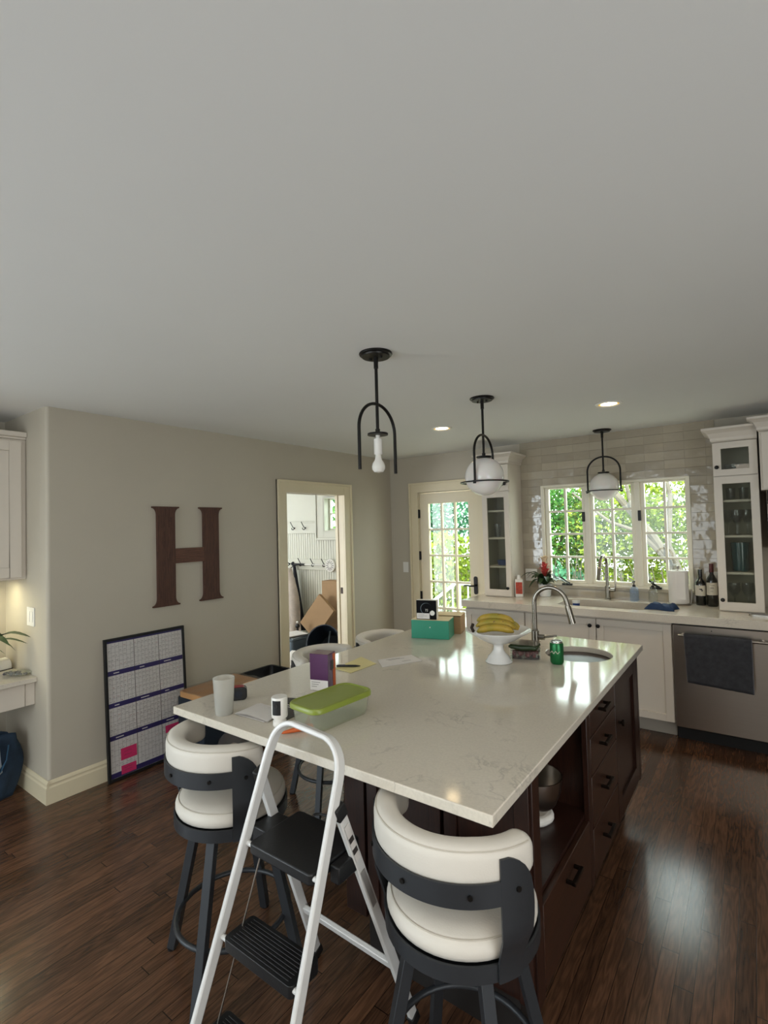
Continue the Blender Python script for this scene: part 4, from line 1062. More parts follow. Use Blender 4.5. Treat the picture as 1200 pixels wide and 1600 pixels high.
# crumpled blue cloth
m = MB(); n = 16; vs = []
rd = random.Random(5)
ph = [rd.uniform(0, 6) for _ in range(6)]
for i in range(n+1):
    for j in range(n+1):
        u, v_ = i/n*2-1, j/n*2-1; e = max(abs(u), abs(v_))
        hh = .046*(1-e**6)*(.86+.14*math.sin(3*u+ph[0]+2*v_))+.006*math.sin(9*u+5*v_+ph[1])*(1-e**4)+.004
        vs.append((u*.095*(1+.1*math.sin(3*v_+ph[2])), v_*.07*(1+.12*math.sin(4*u+ph[3])), max(.0015, hh)))
nn = n+1
fs = [(i*nn+j, (i+1)*nn+j, (i+1)*nn+j+1, i*nn+j+1) for i in range(n) for j in range(n)]
bot = [(x, y, .0005) for x, y, z in vs]
rim = [i*nn for i in range(nn)]+[n*nn+j for j in range(1, nn)]+[i*nn+n for i in range(n-1, -1, -1)]+[j for j in range(n-1, 0, -1)]
m.add(vs+bot, fs+[tuple(k+nn*nn for k in reversed(f)) for f in fs]+[(rim[i], rim[(i+1) % len(rim)], rim[(i+1) % len(rim)]+nn*nn, rim[i]+nn*nn) for i in range(len(rim))])
o = m.build('dish_cloth', M['bluecloth'], angle=80); o.location = (-.607, 4.43, .9145); o.rotation_euler = (0, 0, R(-8))
tag(o, 'crumpled navy blue cloth on the counter right of the sink', 'cloth')
# bottle with red label
bl = thing('cleaner_bottle', 'white bottle with red-orange label against the left glass cabinet', 'bottle', (-1.822, 4.60, .9145), R(20))
MB().prism(rrect(-.036, .036, -.026, .026, .012, 4), XY, 0, .165).build('bottle', M['white'], bl, bevel=.006)
MB().lathe([(.020, .163), (.016, .175), (.016, .205), (.001, .206)], 20).build('cap', M['white'], bl)
B('label', M['redlabel'], bl, -.03, .030, -.0275, -.0262, .03, .14, 0, False)
# bromeliad
pl = thing('potted_bromeliad', 'bromeliad with red and cream flower spike in a white pot by the window', 'potted plant', (-1.622, 4.74, .9145))
MB().lathe([(.001, 0), (.046, 0), (.05, .004), (.062, .112), (.0625, .114), (.057, .114), (.047, .01), (.001, .01)], 36).build('pot', M['ceramic'], pl)
MB().lathe([(.001, .098), (.055, .098)], 24).build('soil', M['soil'], pl)
def leaf_strip(mb, az, ln, rise, droop, wd, base=(0, 0, 0), tipw=.0):
    n = 9; vs = []
    ca, sa = math.cos(az), math.sin(az)
    for i in range(n+1):
        q = i/n; d = ln*q; z = rise*math.sin(min(1, q*1.3)*PI/2)-droop*q*q
        w_ = wd*(math.sin(PI*min(1, .18+q*.82))**.7)+.0008
        for s_, dz in ((-1, .25), (0, 0), (1, .25)):
            vs.append((base[0]+ca*d-sa*w_*s_, base[1]+sa*d+ca*w_*s_, base[2]+z+w_*dz))
    fs = []
    for i in range(n):
        for k in (0, 1): fs.append((i*3+k, i*3+k+1, (i+1)*3+k+1, (i+1)*3+k))
    mb.add(vs, fs)
rd = random.Random(11); m = MB()
for i in range(22):
    az = i*2.4; leaf_strip(m, az, rd.uniform(.15, .22)*(.5 if math.sin(az) > .3 else 1.1), rd.uniform(.07, .17), rd.uniform(.04, .12), .026, (0, 0, .10))
m.build('leaves', M['leafdark'], pl)
m = MB()
for i in range(16):
    z = .17+.095*i/16; leaf_strip(m, i*2.4, .082-.0028*i, .07, .010, .015, (0, 0, z))
MB().cyl((0, 0, .1), (0, 0, .30), .006, 8).build('flower_stalk', M['petalred'], pl)
m.build('red_bracts', M['petalred'], pl)
m = MB()
for i in range(12): leaf_strip(m, i*2.4+.5, .05, .09-.002*i, .004, .012, (0, 0, .275+.045*i/12))
m.build('cream_bracts', M['petalcream'], pl)

# plates on the tile and walls
def plate(name, label, cat, loc, rz, w_, h_, rock, outlet=False):
    p = thing(name, label, cat, loc, rz)
    MB().prism(rrect(-w_/2, w_/2, -h_/2, h_/2, .004, 3), XZ, -.006, 0).build('cover_plate', M['white'], p, bevel=.0015)
    n = rock
    for i in range(n):
        x = (i-(n-1)/2)*.046
        if outlet: MB().prism(rrect(x-.0165, x+.0165, -.034, .034, .004, 3), XZ, -.008, -.0062).build('socket_face', M['paper'], p)
        else: MB().prism(rrect(x-.0165, x+.0165, -.034, .034, .002, 3), XZ, -.0085, -.0062).build('rocker', M['white'], p, bevel=.001)
plate('light_switch', 'white double rocker switch on the wall end beside the desk', 'light switch', (-3.722, 1.2428, 1.10), 0, .116, .118, 2)
plate('light_switch', 'white single rocker switch left of the glass door', 'light switch', (-3.284, DW-.0002, 1.137), 0, .072, .118, 1)
plate('wall_outlet', 'white outlet plate on the tile beside the bromeliad', 'outlet', (-1.79, DW-.0092, 1.10), 0, .116, .118, 2, True)
plate('wall_outlet', 'white outlet plate on the tile behind the wine bottles', 'outlet', (-.292, DW-.0092, 1.12), 0, .09, .118, 1, True)

# ================================================================ CEILING LIGHTS
def pendant(loc, rz, label, globe):
    p = thing('pendant_light', label, 'pendant light', loc, rz, 'three black pendant lights')
    MB().lathe([(.001, 0), (.076, 0), (.077, -.004), (.074, -.009), (.066, -.011), (.064, -.018), (.001, -.019)], 40).build('canopy', M['black'], p)
    m = MB().cyl((0, 0, -.018), (0, 0, -.07), .0105, 16).cyl((0, 0, -.068), (0, 0, -.372), .0075, 14).cyl((0, 0, -.35), (0, 0, -.372), .011, 14)
    for y in (-.03, .03): m.cyl((y, 0, -.018), (y, 0, -.028), .006, 10)
    m.build('stem', M['black'], p)
    MB().lathe([(.001, -.368), (.047, -.370), (.047, -.378), (.001, -.379)], 32).build('shade_cap', M['black'], p)
    pts = [(0, -.135, -.545), (0, -.135, -.36)]
    for i in range(1, 24): a = PI*i/24; pts.append((0, -.135*math.cos(a), -.36+.125*math.sin(a)))
    pts += [(0, .135, -.36), (0, .135, -.545)]
    MB().tube(pts, .0075, 10, upv=(1, 0, 0)).build('arch', M['black'], p)
    if globe:
        MB().sphere((0, 0, -.498), .1205, 40, n=24).build('globe', M['opal'], p, angle=80)
        MB().lathe([(.138, -.530), (.151, -.530), (.151, -.538), (.138, -.538), (.138, -.530)], 56).build('ring', M['black'], p)
        for y in (-.142, .142): MB().cyl((0, y, -.528), (0, y, -.548), .009, 12).build('ring_screw', M['black'], p)
    else:
        MB().cyl((0, 0, -.378), (0, 0, -.395), .010, 16).cyl((0, 0, -.395), (0, 0, -.468), .0185, 24).build('lamp_socket', M['white'], p)
        MB().lathe([(.0135, -.466), (.0135, -.478), (.017, -.492), (.027, -.508), (.0305, -.522), (.029, -.535), (.02, -.547), (.001, -.551)], 28).build('bulb', M['bulb'], p)
    return p
pendant((-1.372, 1.829, H), 0, 'black pendant without its globe showing a bare bulb, nearest over the island', False)
pendant((-1.357, 2.916, H), 0, 'black pendant with white globe over the far end of the island', True)
pendant((-1.045, 4.66, H), R(90), 'black pendant with white globe in front of the kitchen window', True)
for x, y, lb in ((-2.035, 3.592, 'glowing recessed ceiling light left of the middle pendant'), (-.768, 3.650, 'glowing recessed ceiling light right of the middle pendant')):
    q = thing('recessed_light', lb, 'ceiling light', (x, y, H), 0, 'recessed ceiling lights')
    MB().lathe([(.066, -.001), (.085, -.001), (.085, -.006), (.078, -.009), (.066, -.005), (.066, -.001)], 40).build('trim_ring', M['white'], q)
    MB().lathe([(.001, -.0035), (.052, -.0035)], 40).build('lens', M['downlight'], q)
    MB().lathe([(.0522, -.0035), (.0655, -.0030)], 40).build('reflector_ring', M['lampring'], q)
    lo = lamp('recessed_light_beam', 'SPOT', (x, y, H-.03), (0, 0, 0), 14, (1, .80, .55), spot_size=R(120), spot_blend=.6, shadow_soft_size=.06)

# ================================================================ LEFT WALL
hl = thing('wall_letter', 'large dark wooden letter H hanging on the left wall', 'wall letter', (LW+.001, 2.19, 1.075))
fx = lambda u, v, d: Vector((d, u, v))
def stem(u0, u1):
    s_, hh, f_ = .034, .725, .05
    L = [(u0-s_, 0), (u1+s_, 0), (u1+s_, .010)]
    L += [(u1+s_*(1-math.sin(a)), .010+f_*(1-math.cos(a))) for a in [PI/2*i/6 for i in range(1, 7)]]
    L += [(u1+s_*(1-math.sin(a)), hh-.010-f_*(1-math.cos(a))) for a in [PI/2*i/6 for i in range(6, 0, -1)]]
    L += [(u1+s_, hh-.010), (u1+s_, hh), (u0-s_, hh), (u0-s_, hh-.010)]
    L += [(u0-s_*(1-math.sin(a)), hh-.010-f_*(1-math.cos(a))) for a in [PI/2*i/6 for i in range(1, 7)]]
    L += [(u0-s_*(1-math.sin(a)), .010+f_*(1-math.cos(a))) for a in [PI/2*i/6 for i in range(6, 0, -1)]]
    L += [(u0-s_, .010)]
    return L
for a, b in ((1.938-2.19, 2.077-2.19), (2.314-2.19, 2.453-2.19)):
    MB().prism(stem(a, b), fx, 0, .022).build('upright', M['walnut'], hl, bevel=.0015, smooth=False)
MB().prism([(2.0765-2.19, .306), (2.3145-2.19, .306), (2.3145-2.19, .415), (2.0765-2.19, .415)], fx, 0, .0225).build('crossbar', M['walnuty'], hl, smooth=False)

# wall calendar board leaning on the wall
CW, CH = .572, .915
cb_ = thing('calendar_board', 'black-framed year calendar board leaning against the left wall on the floor', 'calendar board', (-3.412, 1.562, .002), rot=(0, R(-3.2), 0))
MB().plate([(0, 0), (CW, 0), (CW, CH), (0, CH)], [[(.017, .017), (CW-.017, .017), (CW-.017, CH-.017), (.017, CH-.017)]], fx, -.012, .010).build('frame', M['rubber'], cb_, bevel=.002, smooth=False)
MB().box(-.008, 0, .0165, CW-.0165, .0165, CH-.0165).build('board_face', M['board'], cb_)
bands = MB(); grid = MB(); marks = MB(); colr_ = MB(); wht = MB()
rd = random.Random(21)
cx = [.022+(CW-.044)*i/3 for i in range(4)]
rows = [.052+(CH-.052-.03)*i/4 for i in range(5)]
bands.box(.0, .0006, .018, CW-.018, .018, .050); bands.box(.0, .0006, .018, CW-.018, CH-.030, CH-.018)
for i in (1, 2, 3): bands.box(.0, .0006, .018, CW-.018, rows[i]-.004, rows[i]+.027)
for c in (1, 2): grid.box(.0, .0007, cx[c]-.0015, cx[c]+.0015, .05, CH-.03)
for r_ in range(4):
    for c in range(3):
        z0 = rows[r_]+(.026 if r_ > 0 else .002); z1 = rows[r_+1]-.003
        for k in range(1, 6):
            z = z0+(z1-z0)*k/6; grid.box(.0, .0003, cx[c]+.004, cx[c+1]-.004, z-.0004, z+.0004)
        for k in range(1, 7):
            y = cx[c]+(cx[c+1]-cx[c])*k/7; grid.box(.0, .0003, y-.0004, y+.0004, z0, z1)
        for k in range(6):
            for d in range(7):
                if rd.random() < (.75 if r_ else .5):
                    y = cx[c]+(cx[c+1]-cx[c])*(d+.15)/7; z = z0+(z1-z0)*(k+.3)/6
                    L_ = rd.uniform(.006, .019)
                    pts = [(.0006, y+L_*j/5, z+rd.uniform(-.003, .004)) for j in range(6)]
                    (colr_ if rd.random() < .12 else marks).tube(pts, .0009, 4, rb=.0004, upv=(0, 0, 1))
for i in (1, 2, 3):
    for c in range(3):
        y = cx[c]+.035; wht.box(.0006, .0009, y, y+rd.uniform(.03, .06), rows[i]+.008, rows[i]+.014)
bands.build('month_bands', M['navyink'], cb_); grid.build('grid_lines', M['ink'], cb_); wht.build('band_print', M['board'], cb_)
tag(marks.build('handwriting', M['ink'], cb_), 'dark handwriting'); tag(colr_.build('coloured_handwriting', M['red'], cb_), 'reddish handwriting')
rot_ = Matrix.Rotation(R(-3.2), 4, 'Y')
for (y, z, w_, h_, lb) in ((.085, .175, .105, .075, 'large pink sticky note low in the left column of the calendar board'), (.085, .085, .098, .055, 'pink sticky note at the very bottom of the calendar board'), (.40, .245, .10, .05, 'pink sticky note in the middle column, higher of two, on the calendar board'), (.40, .155, .085, .045, 'lower pink sticky note in the middle column of the calendar board')):
    sn = thing('sticky_note', lb, 'sticky note', (0, 0, 0), group='pink sticky notes')
    p = Vector((-3.412, 1.562, .002))+(rot_ @ Vector((.0012, y-.0, z-.06)))
    sn.location = p; sn.rotation_euler = (0, R(-3.2), 0)
    MB().box(0, .0012, 0, w_, 0, h_).build('note_paper', M['pink'], sn)
    m = MB()
    for k in range(2): m.tube([(.0015, .02+.05*j/6, h_*(.68-.3*k)+rd.uniform(-.003, .003)) for j in range(7)], .0009, 4, rb=.0004, upv=(0, 0, 1))
    m.build('handwriting', M['ink'], sn)

# pile by the left wall behind the island
st = thing('storage_bin', 'empty black plastic bin by the left wall, nearest the doorway', 'bin', (-3.27, 2.735, 0))
m = MB(); lv = [(0, .24, .30, .03), (.43, .26, .36, .035), (.435, .29, .39, .04), (.45, .29, .39, .04), (.45, .25, .35, .035), (.39, .245, .345, .035), (.37, .23, .33, .035)]
vs = [v for l in lv for v in rr2(*l)]
m.add(vs, [(i*ns+k, i*ns+(k+1) % ns, (i+1)*ns+(k+1) % ns, (i+1)*ns+k) for i in range(len(lv)-1) for k in range(ns)]+[tuple((len(lv)-1)*ns+k for k in range(ns)), tuple(range(ns))])
m.build('bin_wall', M['blackplastic'], st)
cs_ = thing('equipment_case', 'dark navy case under the plastic-wrapped cardboard beside the calendar board', 'case', (-3.23, 2.26, 0))
B('case_body', M['navy'], cs_, -.15, .16, -.23, .22, .0, .44, .012, False)
MB().cyl((.12, -.235, .40), (.12, -.25, .40), .03, 24).cyl((.12, -.25, .40), (.12, -.262, .40), .018, 20).build('round_cap', M['rubber'], cs_)
B('case_latch', M['grey'], cs_, .161, .17, -.1, .05, .28, .31, .003, False)
wp = thing('wrapped_cardboard', 'flat cardboard pack in clear plastic lying on the navy case', 'package', (-3.205, 2.265, .4405), R(2))
MB().prism(rrect(-.14, .14, -.24, .24, .01, 3), XY, .001, .045).build('cardboard', plain('orange_cardboard', 'c08f5c', .75, var=.08, nscale=6), wp, bevel=.003)
m = MB(); n = 10; vs = []
for i in range(n+1):
    for j in range(n+1):
        vs.append((-.155+.31*i/n, -.26+.52*j/n, .050+.006*math.sin(5*i+j*3)*math.sin(j*2.1)))
nn = n+1; m.add(vs, [(i*nn+j, (i+1)*nn+j, (i+1)*nn+j+1, i*nn+j+1) for i in range(n) for j in range(n)])
m.build('plastic_wrap', M['bagplastic'], wp)
pbg = thing('plastic_bag', 'clear plastic bag with brown contents on the floor before the navy case', 'plastic bag', (-2.90, 2.17, 0))
def blob(sx, sy, sz, seed, amp=.18, n=14, seg=20):
    rd = random.Random(seed); p = [rd.uniform(0, 6.28) for _ in range(8)]; m = MB(); vs = []; 
    for i in range(n+1):
        th = PI*i/n
        for k in range(seg):
            a = 2*PI*k/seg
            q = 1+amp*math.sin(3*a+p[0]+2*th)*math.sin(th)+amp*.6*math.sin(5*a+p[1])*math.sin(2*th+p[2])
            vs.append((sx*math.sin(th)*math.cos(a)*q, sy*math.sin(th)*math.sin(a)*q, max(0, sz*(.5-.5*math.cos(th)))*(1+.1*math.sin(a*2+p[3])*math.sin(th))))
    m.add(vs, [(i*seg+k, i*seg+(k+1) % seg, (i+1)*seg+(k+1) % seg, (i+1)*seg+k) for i in range(n) for k in range(seg)])
    return m
blob(.115, .17, .25, 4).build('bag_film', M['bagplastic'], pbg, angle=180)
MB().box(-.05, .05, -.1, .02, .02, .16).build('bag_contents', M['jacket'], pbg, bevel=.02)

# ================================================================ DESK ALCOVE
dk = thing('desk', 'white built-in desk with drawer at the left edge', 'desk', (-3.9, .6, .733))
B('desk_top', M['quartz2'], dk, -4.179, -3.632, -.4, 1.242, .703, .733, .003)
B('apron', M['cabwhite'], dk, -3.70, -3.668, 1.19, 1.242, .56, .7025)
B('drawer', M['cabwhite'], dk, -4.1, -3.664, .4, 1.188, .56, .700, .003)
B('drawer', M['cabwhite'], dk, -4.1, -3.664, -.4, .394, .56, .700, .003)
duc = thing('upper_cabinet', 'white shaker upper cabinet over the desk at the left edge', 'cabinet', (-4.0, .6, 1.34))
B('cabinet_body', M['cabwhite'], duc, -4.158, -3.803, -.4, 1.242, 1.335, 2.235)
fnx = lambda u, v, d: Vector((-3.803+d, u, v))
shaker(MB(), .70, 1.212, 1.35, 2.222, fnx, .02, .065).build('door', M['cabwhite'], duc, bevel=.0015, world=True)
shaker(MB(), .18, .694, 1.35, 2.222, fnx, .02, .065).build('door', M['cabwhite'], duc, bevel=.0015, world=True)
m = MB(); m.box(-4.158, -3.79, -.4, 1.242, 2.2355, 2.25); m.box(-4.158, -3.775, -.4, 1.242, 2.25, 2.283); m.build('crown_moulding', M['cabwhite'], duc, bevel=.003, world=True)
ul = thing('undercabinet_light', 'slim light strip glowing under the desk upper cabinet', 'light strip', (-3.98, .8, 1.3345))
B('housing', M['white'], ul, -.02, .02, -.3, .3, -.012, 0, .002, False)
MB().box(-.016, .016, -.29, .29, -.0135, -.0125).build('lens', emit('strip_glow', 'fff0c4', 5), ul)
lamp('undercabinet_light_beam', 'AREA', (-3.98, .85, 1.315), (0, 0, 0), 3.2, (1, .93, .62), shape='RECTANGLE', size=.04, size_y=.6)
dp = thing('potted_plant', 'green strap-leaved plant on the desk at the left edge', 'potted plant', (-3.96, 1.0, .7335))
MB().lathe([(.001, 0), (.05, 0), (.055, .004), (.07, .12), (.064, .12), (.05, .01), (.001, .01)], 28).build('pot', M['ceramic'], dp)
MB().lathe([(.001, .108), (.063, .108)], 24).build('soil', M['soil'], dp)
m = MB()
for az, ln, ri, dr_, wd in ((42, .31, .19, .06, .017), (52, .27, .15, .07, .012), (24, .26, .20, .10, .015), (65, .20, .18, .15, .012), (10, .24, .17, .16, .014), (-20, .26, .2, .1, .015), (-60, .28, .2, .1, .015), (-110, .25, .2, .1, .015), (110, .18, .2, .1, .013), (160, .18, .2, .1, .013), (35, .16, .23, .02, .013), (75, .15, .1, .09, .012)):
    leaf_strip(m, R(az), ln*1.12, ri, dr_, wd*2.3, (0, 0, .11))
m.build('leaves', M['leafdark'], dp)
wb = thing('desk_gadget', 'small white wedge-shaped gadget on the desk behind the plant', 'gadget', (-4.055, 1.185, .7335), R(10))
MB().prism([(-.05, 0), (.05, 0), (.05, .03), (.03, .062), (-.03, .07), (-.05, .03)], XZ, -.035, .035).build('gadget_body', M['white'], wb, bevel=.006)
B('gadget_foot', M['rubber'], wb, -.054, .054, -.038, .038, 0, .004, .001, False)
ds = thing('bag_of_trinkets', 'small clear bag of dark trinkets at the desk corner', 'bag', (-3.79, 1.185, .7335), R(30))
m = MB(); rd = random.Random(8)
for i in range(26): m.sphere((rd.uniform(-.07, .07), rd.uniform(-.032, .032), rd.uniform(.009, .02)), rd.uniform(.006, .010), 8, n=6)
tag(m.build('trinkets', M['dim'], ds), kind='stuff')
blob(.09, .045, .034, 9, .1).build('bag_film', M['tub'], ds, angle=180)
tg = thing('tote_bag', 'slouchy blue canvas tote bag with white lining on the floor under the desk', 'tote bag', (-3.86, 1.02, 0), R(70))
m = MB(); rd = random.Random(14); n_, sg_ = 14, 36; ph = [rd.uniform(0, 6) for _ in range(6)]; vs = []
for i in range(n_+1):
    q = i/n_; z = .37*q
    wx = .155+.03*math.sin(PI*q)+.02*q; wy = .075*(1-.25*q)+.02*math.sin(PI*q)
    for k in range(sg_):
        a = 2*PI*k/sg_; f_ = 1+.09*math.sin(4*a+ph[0]+3*q)*q+.05*math.sin(9*a+ph[1]-4*q)
        vs.append((wx*math.cos(a)*f_, wy*math.sin(a)*f_, z*(1+.06*math.sin(3*a+ph[2])*q)))
m.add(vs, [(i*sg_+k, i*sg_+(k+1) % sg_, (i+1)*sg_+(k+1) % sg_, (i+1)*sg_+k) for i in range(n_) for k in range(sg_)]+[tuple(range(sg_))])
o = m.build('bag_body', M['jean'], tg, angle=180)
sm_ = o.modifiers.new('thick', 'SOLIDIFY'); sm_.thickness = .005
m = MB(); vs = []
for i in range(9):
    for k in range(9):
        u, v_ = i/8, k/8; vs.append((-.02+.11*u+.02*v_, -.092-.012*math.sin(PI*v_)-.008*math.sin(5*u), .36-.22*v_+.03*u+.01*math.sin(7*u)))
m.add(vs, [(i*9+k, (i+1)*9+k, (i+1)*9+k+1, i*9+k+1) for i in range(8) for k in range(8)])
o = m.build('folded_lining', M['jeanlight'], tg, angle=180); sm_ = o.modifiers.new('thick', 'SOLIDIFY'); sm_.thickness = .004
MB().box(-.11, .04, -.05, .04, .20, .385).build('bag_contents', M['jeanlight'], tg, bevel=.015)
MB().tube([(-.09, -.075, .33), (-.07, -.10, .38), (.0, -.115, .37), (.06, -.125, .28), (.10, -.125, .20), (.13, -.10, .25), (.14, -.07, .33)], .02, 8, rb=.004, upv=(0, 1, 0)).build('strap', M['jeanstrap'], tg, angle=70)
MB().tube([(-.09, .065, .33), (-.08, .07, .42), (-.02, .06, .44), (.05, .06, .43), (.09, .06, .34)], .02, 8, rb=.004, upv=(0, 1, 0)).build('strap', M['jeanstrap'], tg, angle=70)

# ================================================================ MUDROOM THINGS
def hook(x, z, group, label):
    h_ = thing('coat_hook', label, 'coat hook', (x, DW-(.0305 if z > 1.4 else .0325), z), 0, group)
    MB().prism(circ(0, 0, .011, 14), XZ, -.004, 0).build('hook_plate', M['black'], h_)
    m = MB().tube([(0, -.004, .0), (0, -.03, .012), (0, -.05, .04), (-.004, -.075, .085)], [.006, .0055, .005, .0055], 8)
    m.tube([(0, -.004, -.005), (0, -.03, -.022), (0, -.05, -.018), (0, -.055, .005)], [.006, .0055, .005, .0055], 8); m.build('prongs', M['black'], h_)
for x, n_ in ((-5.47, 'leftmost'), (-5.285, 'second from left'), (-5.065, 'third from left'), (-4.855, 'beside the window')):
    if n_ == 'leftmost': continue
    hook(x-.03, 1.625, 'upper mudroom hooks', {'second from left': 'black coat hook at the left end of the upper mudroom rail', 'third from left': 'black coat hook in the middle of the upper mudroom rail', 'beside the window': 'black coat hook on the upper mudroom rail, nearest the window'}[n_])
for x, lb in ((-5.17, 'black coat hook at the left end of the lower mudroom rail'), (-4.93, 'black coat hook at the black end of the long-handled brush'), (-4.70, 'black coat hook at the middle of the long-handled brush'), (-4.50, 'black coat hook on the lower mudroom rail next to the round brush head')):
    hook(x-.03, 1.135, 'lower mudroom hooks', lb)
br_ = thing('long_brush', 'white long-handled round brush with black grip lying across the lower mudroom hooks', 'brush', (-4.75, DW-.086, 1.134))
MB().cyl((-.33, .02, .0), (-.13, .02, .0), .014, 14).build('grip', M['rubber'], br_)
MB().cyl((-.13, .02, 0), (.27, .02, 0), .009, 12).build('handle', M['white'], br_)
m = MB().cyl((.345, .034, 0), (.345, .0, 0), .085, 36)
m.build('brush_head', M['white'], br_, bevel=.006)
m = MB()
for i in range(12):
    a = 2*PI*i/12; m.tube([(.345+.03*math.cos(a), -.001, .03*math.sin(a)), (.345+.065*math.cos(a), -.001, .065*math.sin(a))], .004, 6)
m.build('head_slots', M['greyprint'], br_)
jk = thing('jacket', 'beige jacket hanging in the mudroom at the left of the doorway view', 'jacket', (-4.99, 4.60, .25))
m = MB(); lv = []
rd = random.Random(2); n, seg = 12, 22; vs = []
for i in range(n+1):
    q = i/n; z = .85*(1-q)
    wx = .05+.13*math.sin(min(1, q*1.6)*PI/2)+.02*q; wy = .04+.05*q
    for k in range(seg):
        a = 2*PI*k/seg; f_ = 1+.10*math.sin(5*a+q*2)*q
        vs.append((wx*math.cos(a)*f_, wy*math.sin(a)*f_, z))
m.add(vs, [(i*seg+k, i*seg+(k+1) % seg, (i+1)*seg+(k+1) % seg, (i+1)*seg+k) for i in range(n) for k in range(seg)]+[tuple(range(seg)), tuple(n*seg+k for k in range(seg))])
m.build('jacket_body', M['jacket'], jk)
MB().tube([(.08, -.03, .72), (.15, -.05, .5), (.17, -.06, .2), (.14, -.07, .05)], [.05, .055, .05, .04], 12).build('sleeve', M['jacket'], jk)
MB().tube([(0, .02, .84), (-.02, .10, .86), (-.02, .227, .89)], .006, 8).build('hanging_loop', M['darkfab'], jk)
dj = thing('dark_coat', 'dark coat hanging behind the beige jacket in the mudroom', 'coat', (-4.97, 4.785, .26))
m = MB(); vs = []
for i in range(n+1):
    q = i/n; z = .86*(1-q); wx = .03+.12*q; wy = .02+.02*q
    for k in range(seg):
        a = 2*PI*k/seg; vs.append((-.10*(1-q)+wx*math.cos(a)*.6, wy*math.sin(a)*(1+.12*math.sin(4*a)), z))
m.add(vs, [(i*seg+k, i*seg+(k+1) % seg, (i+1)*seg+(k+1) % seg, (i+1)*seg+k) for i in range(n) for k in range(seg)]+[tuple(range(seg)), tuple(n*seg+k for k in range(seg))])
m.build('coat_body', M['darkfab'], dj)
MB().tube([(-.10, .0, .85), (-.16, .02, .88), (-.16, .042, .89)], .02, 8).build('hanging_loop', M['darkfab'], dj)
bn = thing('mudroom_bench', 'white mudroom bench under the hooks', 'bench', (-4.9, 4.6, 0))
B('bench_seat', M['bead'], bn, -5.9, -3.62, 4.36, DW-.0125, .16, .19); B('bench_front', M['bead'], bn, -5.9, -3.62, 4.40, 4.42, 0, .16)
def cbox(name, label, loc, rot, sx, sy, sz, tape=True):
    b = thing(name, label, 'box', loc, rot=rot)
    B('carton', M['card'], b, -sx/2, sx/2, -sy/2, sy/2, 0, sz, .003, False)
    if tape: B('tape', M['cardlight'], b, -sx/2, sx/2, -sy/2-.001, -sy/2-.0001, sz*.46, sz*.54, 0, False)
    return b
cbox('cardboard_box', 'tall brown cardboard box at the back of the mudroom pile', (-4.27, 4.735, .1905), (0, 0, 0), .34, .16, .76, False)
cbox('cardboard_box', 'low brown cardboard box lying on the mudroom bench under the tilted one', (-4.40, 4.57, .1905), (0, 0, 0), .32, .16, .075)
cbox('cardboard_box', 'big tilted flat brown cardboard box leaning in the mudroom doorway view', (-4.50, 4.46, .351), (R(-7), R(38), 0), .306, .05, .46, False)
tb2 = thing('round_tub', 'dark blue round tub tipped on its side in the mudroom', 'tub', (-3.885, 4.15, .305), rot=(R(64), 0, R(22)))
MB().lathe([(.001, -.17), (.15, -.17), (.158, -.165), (.185, .155), (.192, .16), (.192, .172), (.18, .172), (.175, .155), (.15, -.155), (.001, -.158)], 44).build('tub_wall', M['navy'], tb2)
MB().box(-.006, .006, -.172, .172, -.02, .0).build('divider', M['grey'], tb2)
tag(B('shoe_box', M['darkprint'], None, -4.02, -3.74, 4.02, 4.30, .001, .075, .003, False), 'dark shoe box under the tipped blue tub in the mudroom', 'box')
bi = thing('recycling_bin', 'blue-grey bin with magazines on top inside the mudroom', 'bin', (-4.31, 4.02, 0), R(0))
m = MB(); lv = [(0, .22, .24, .03), (.36, .27, .28, .03), (.37, .29, .30, .035), (.385, .29, .30, .035), (.385, .26, .27, .03), (.05, .22, .24, .03)]
vs = [v for l in lv for v in rr2(*l)]
m.add(vs, [(i*ns+k, i*ns+(k+1) % ns, (i+1)*ns+(k+1) % ns, (i+1)*ns+k) for i in range(len(lv)-1) for k in range(ns)]+[tuple((len(lv)-1)*ns+k for k in range(ns)), tuple(range(ns))])
m.build('bin_wall', M['grey'], bi)
for i in range(3):
    o = tag(MB().box(-.12, .12, -.13, .13, 0, .010).build('magazine', (M['lightgrey'], M['darkprint'], M['paper'])[i], bevel=.001), ('pale magazine lowest on the mudroom bin', 'dark magazine in the middle of the stack on the mudroom bin', 'white magazine on top of the mudroom bin')[i], 'magazine', 'magazines on the mudroom bin')
    o.location = (-4.31, 4.02, .3855+.0105*i); o.rotation_euler = (0, 0, R(5-9*i))
wbg = tag(blob(.075, .06, .30, 12, .15).build('white_bag', M['white'], angle=180), 'white plastic bag standing between the mudroom bin and the round tub', 'bag'); wbg.location = (-4.06, 3.80, 0.001)
gt = thing('garden_tool', 'short upright tool with a pale knob between bin and cardboard in the mudroom', 'tool', (-4.50, 4.28, 0))
MB().cyl((0, 0, 0), (0, 0, .42), .014, 12).sphere((0, 0, .44), .028, 14).build('tool_shaft', M['blackplastic'], gt); MB().sphere((0, 0, .485), .017, 12).build('knob', M['white'], gt)

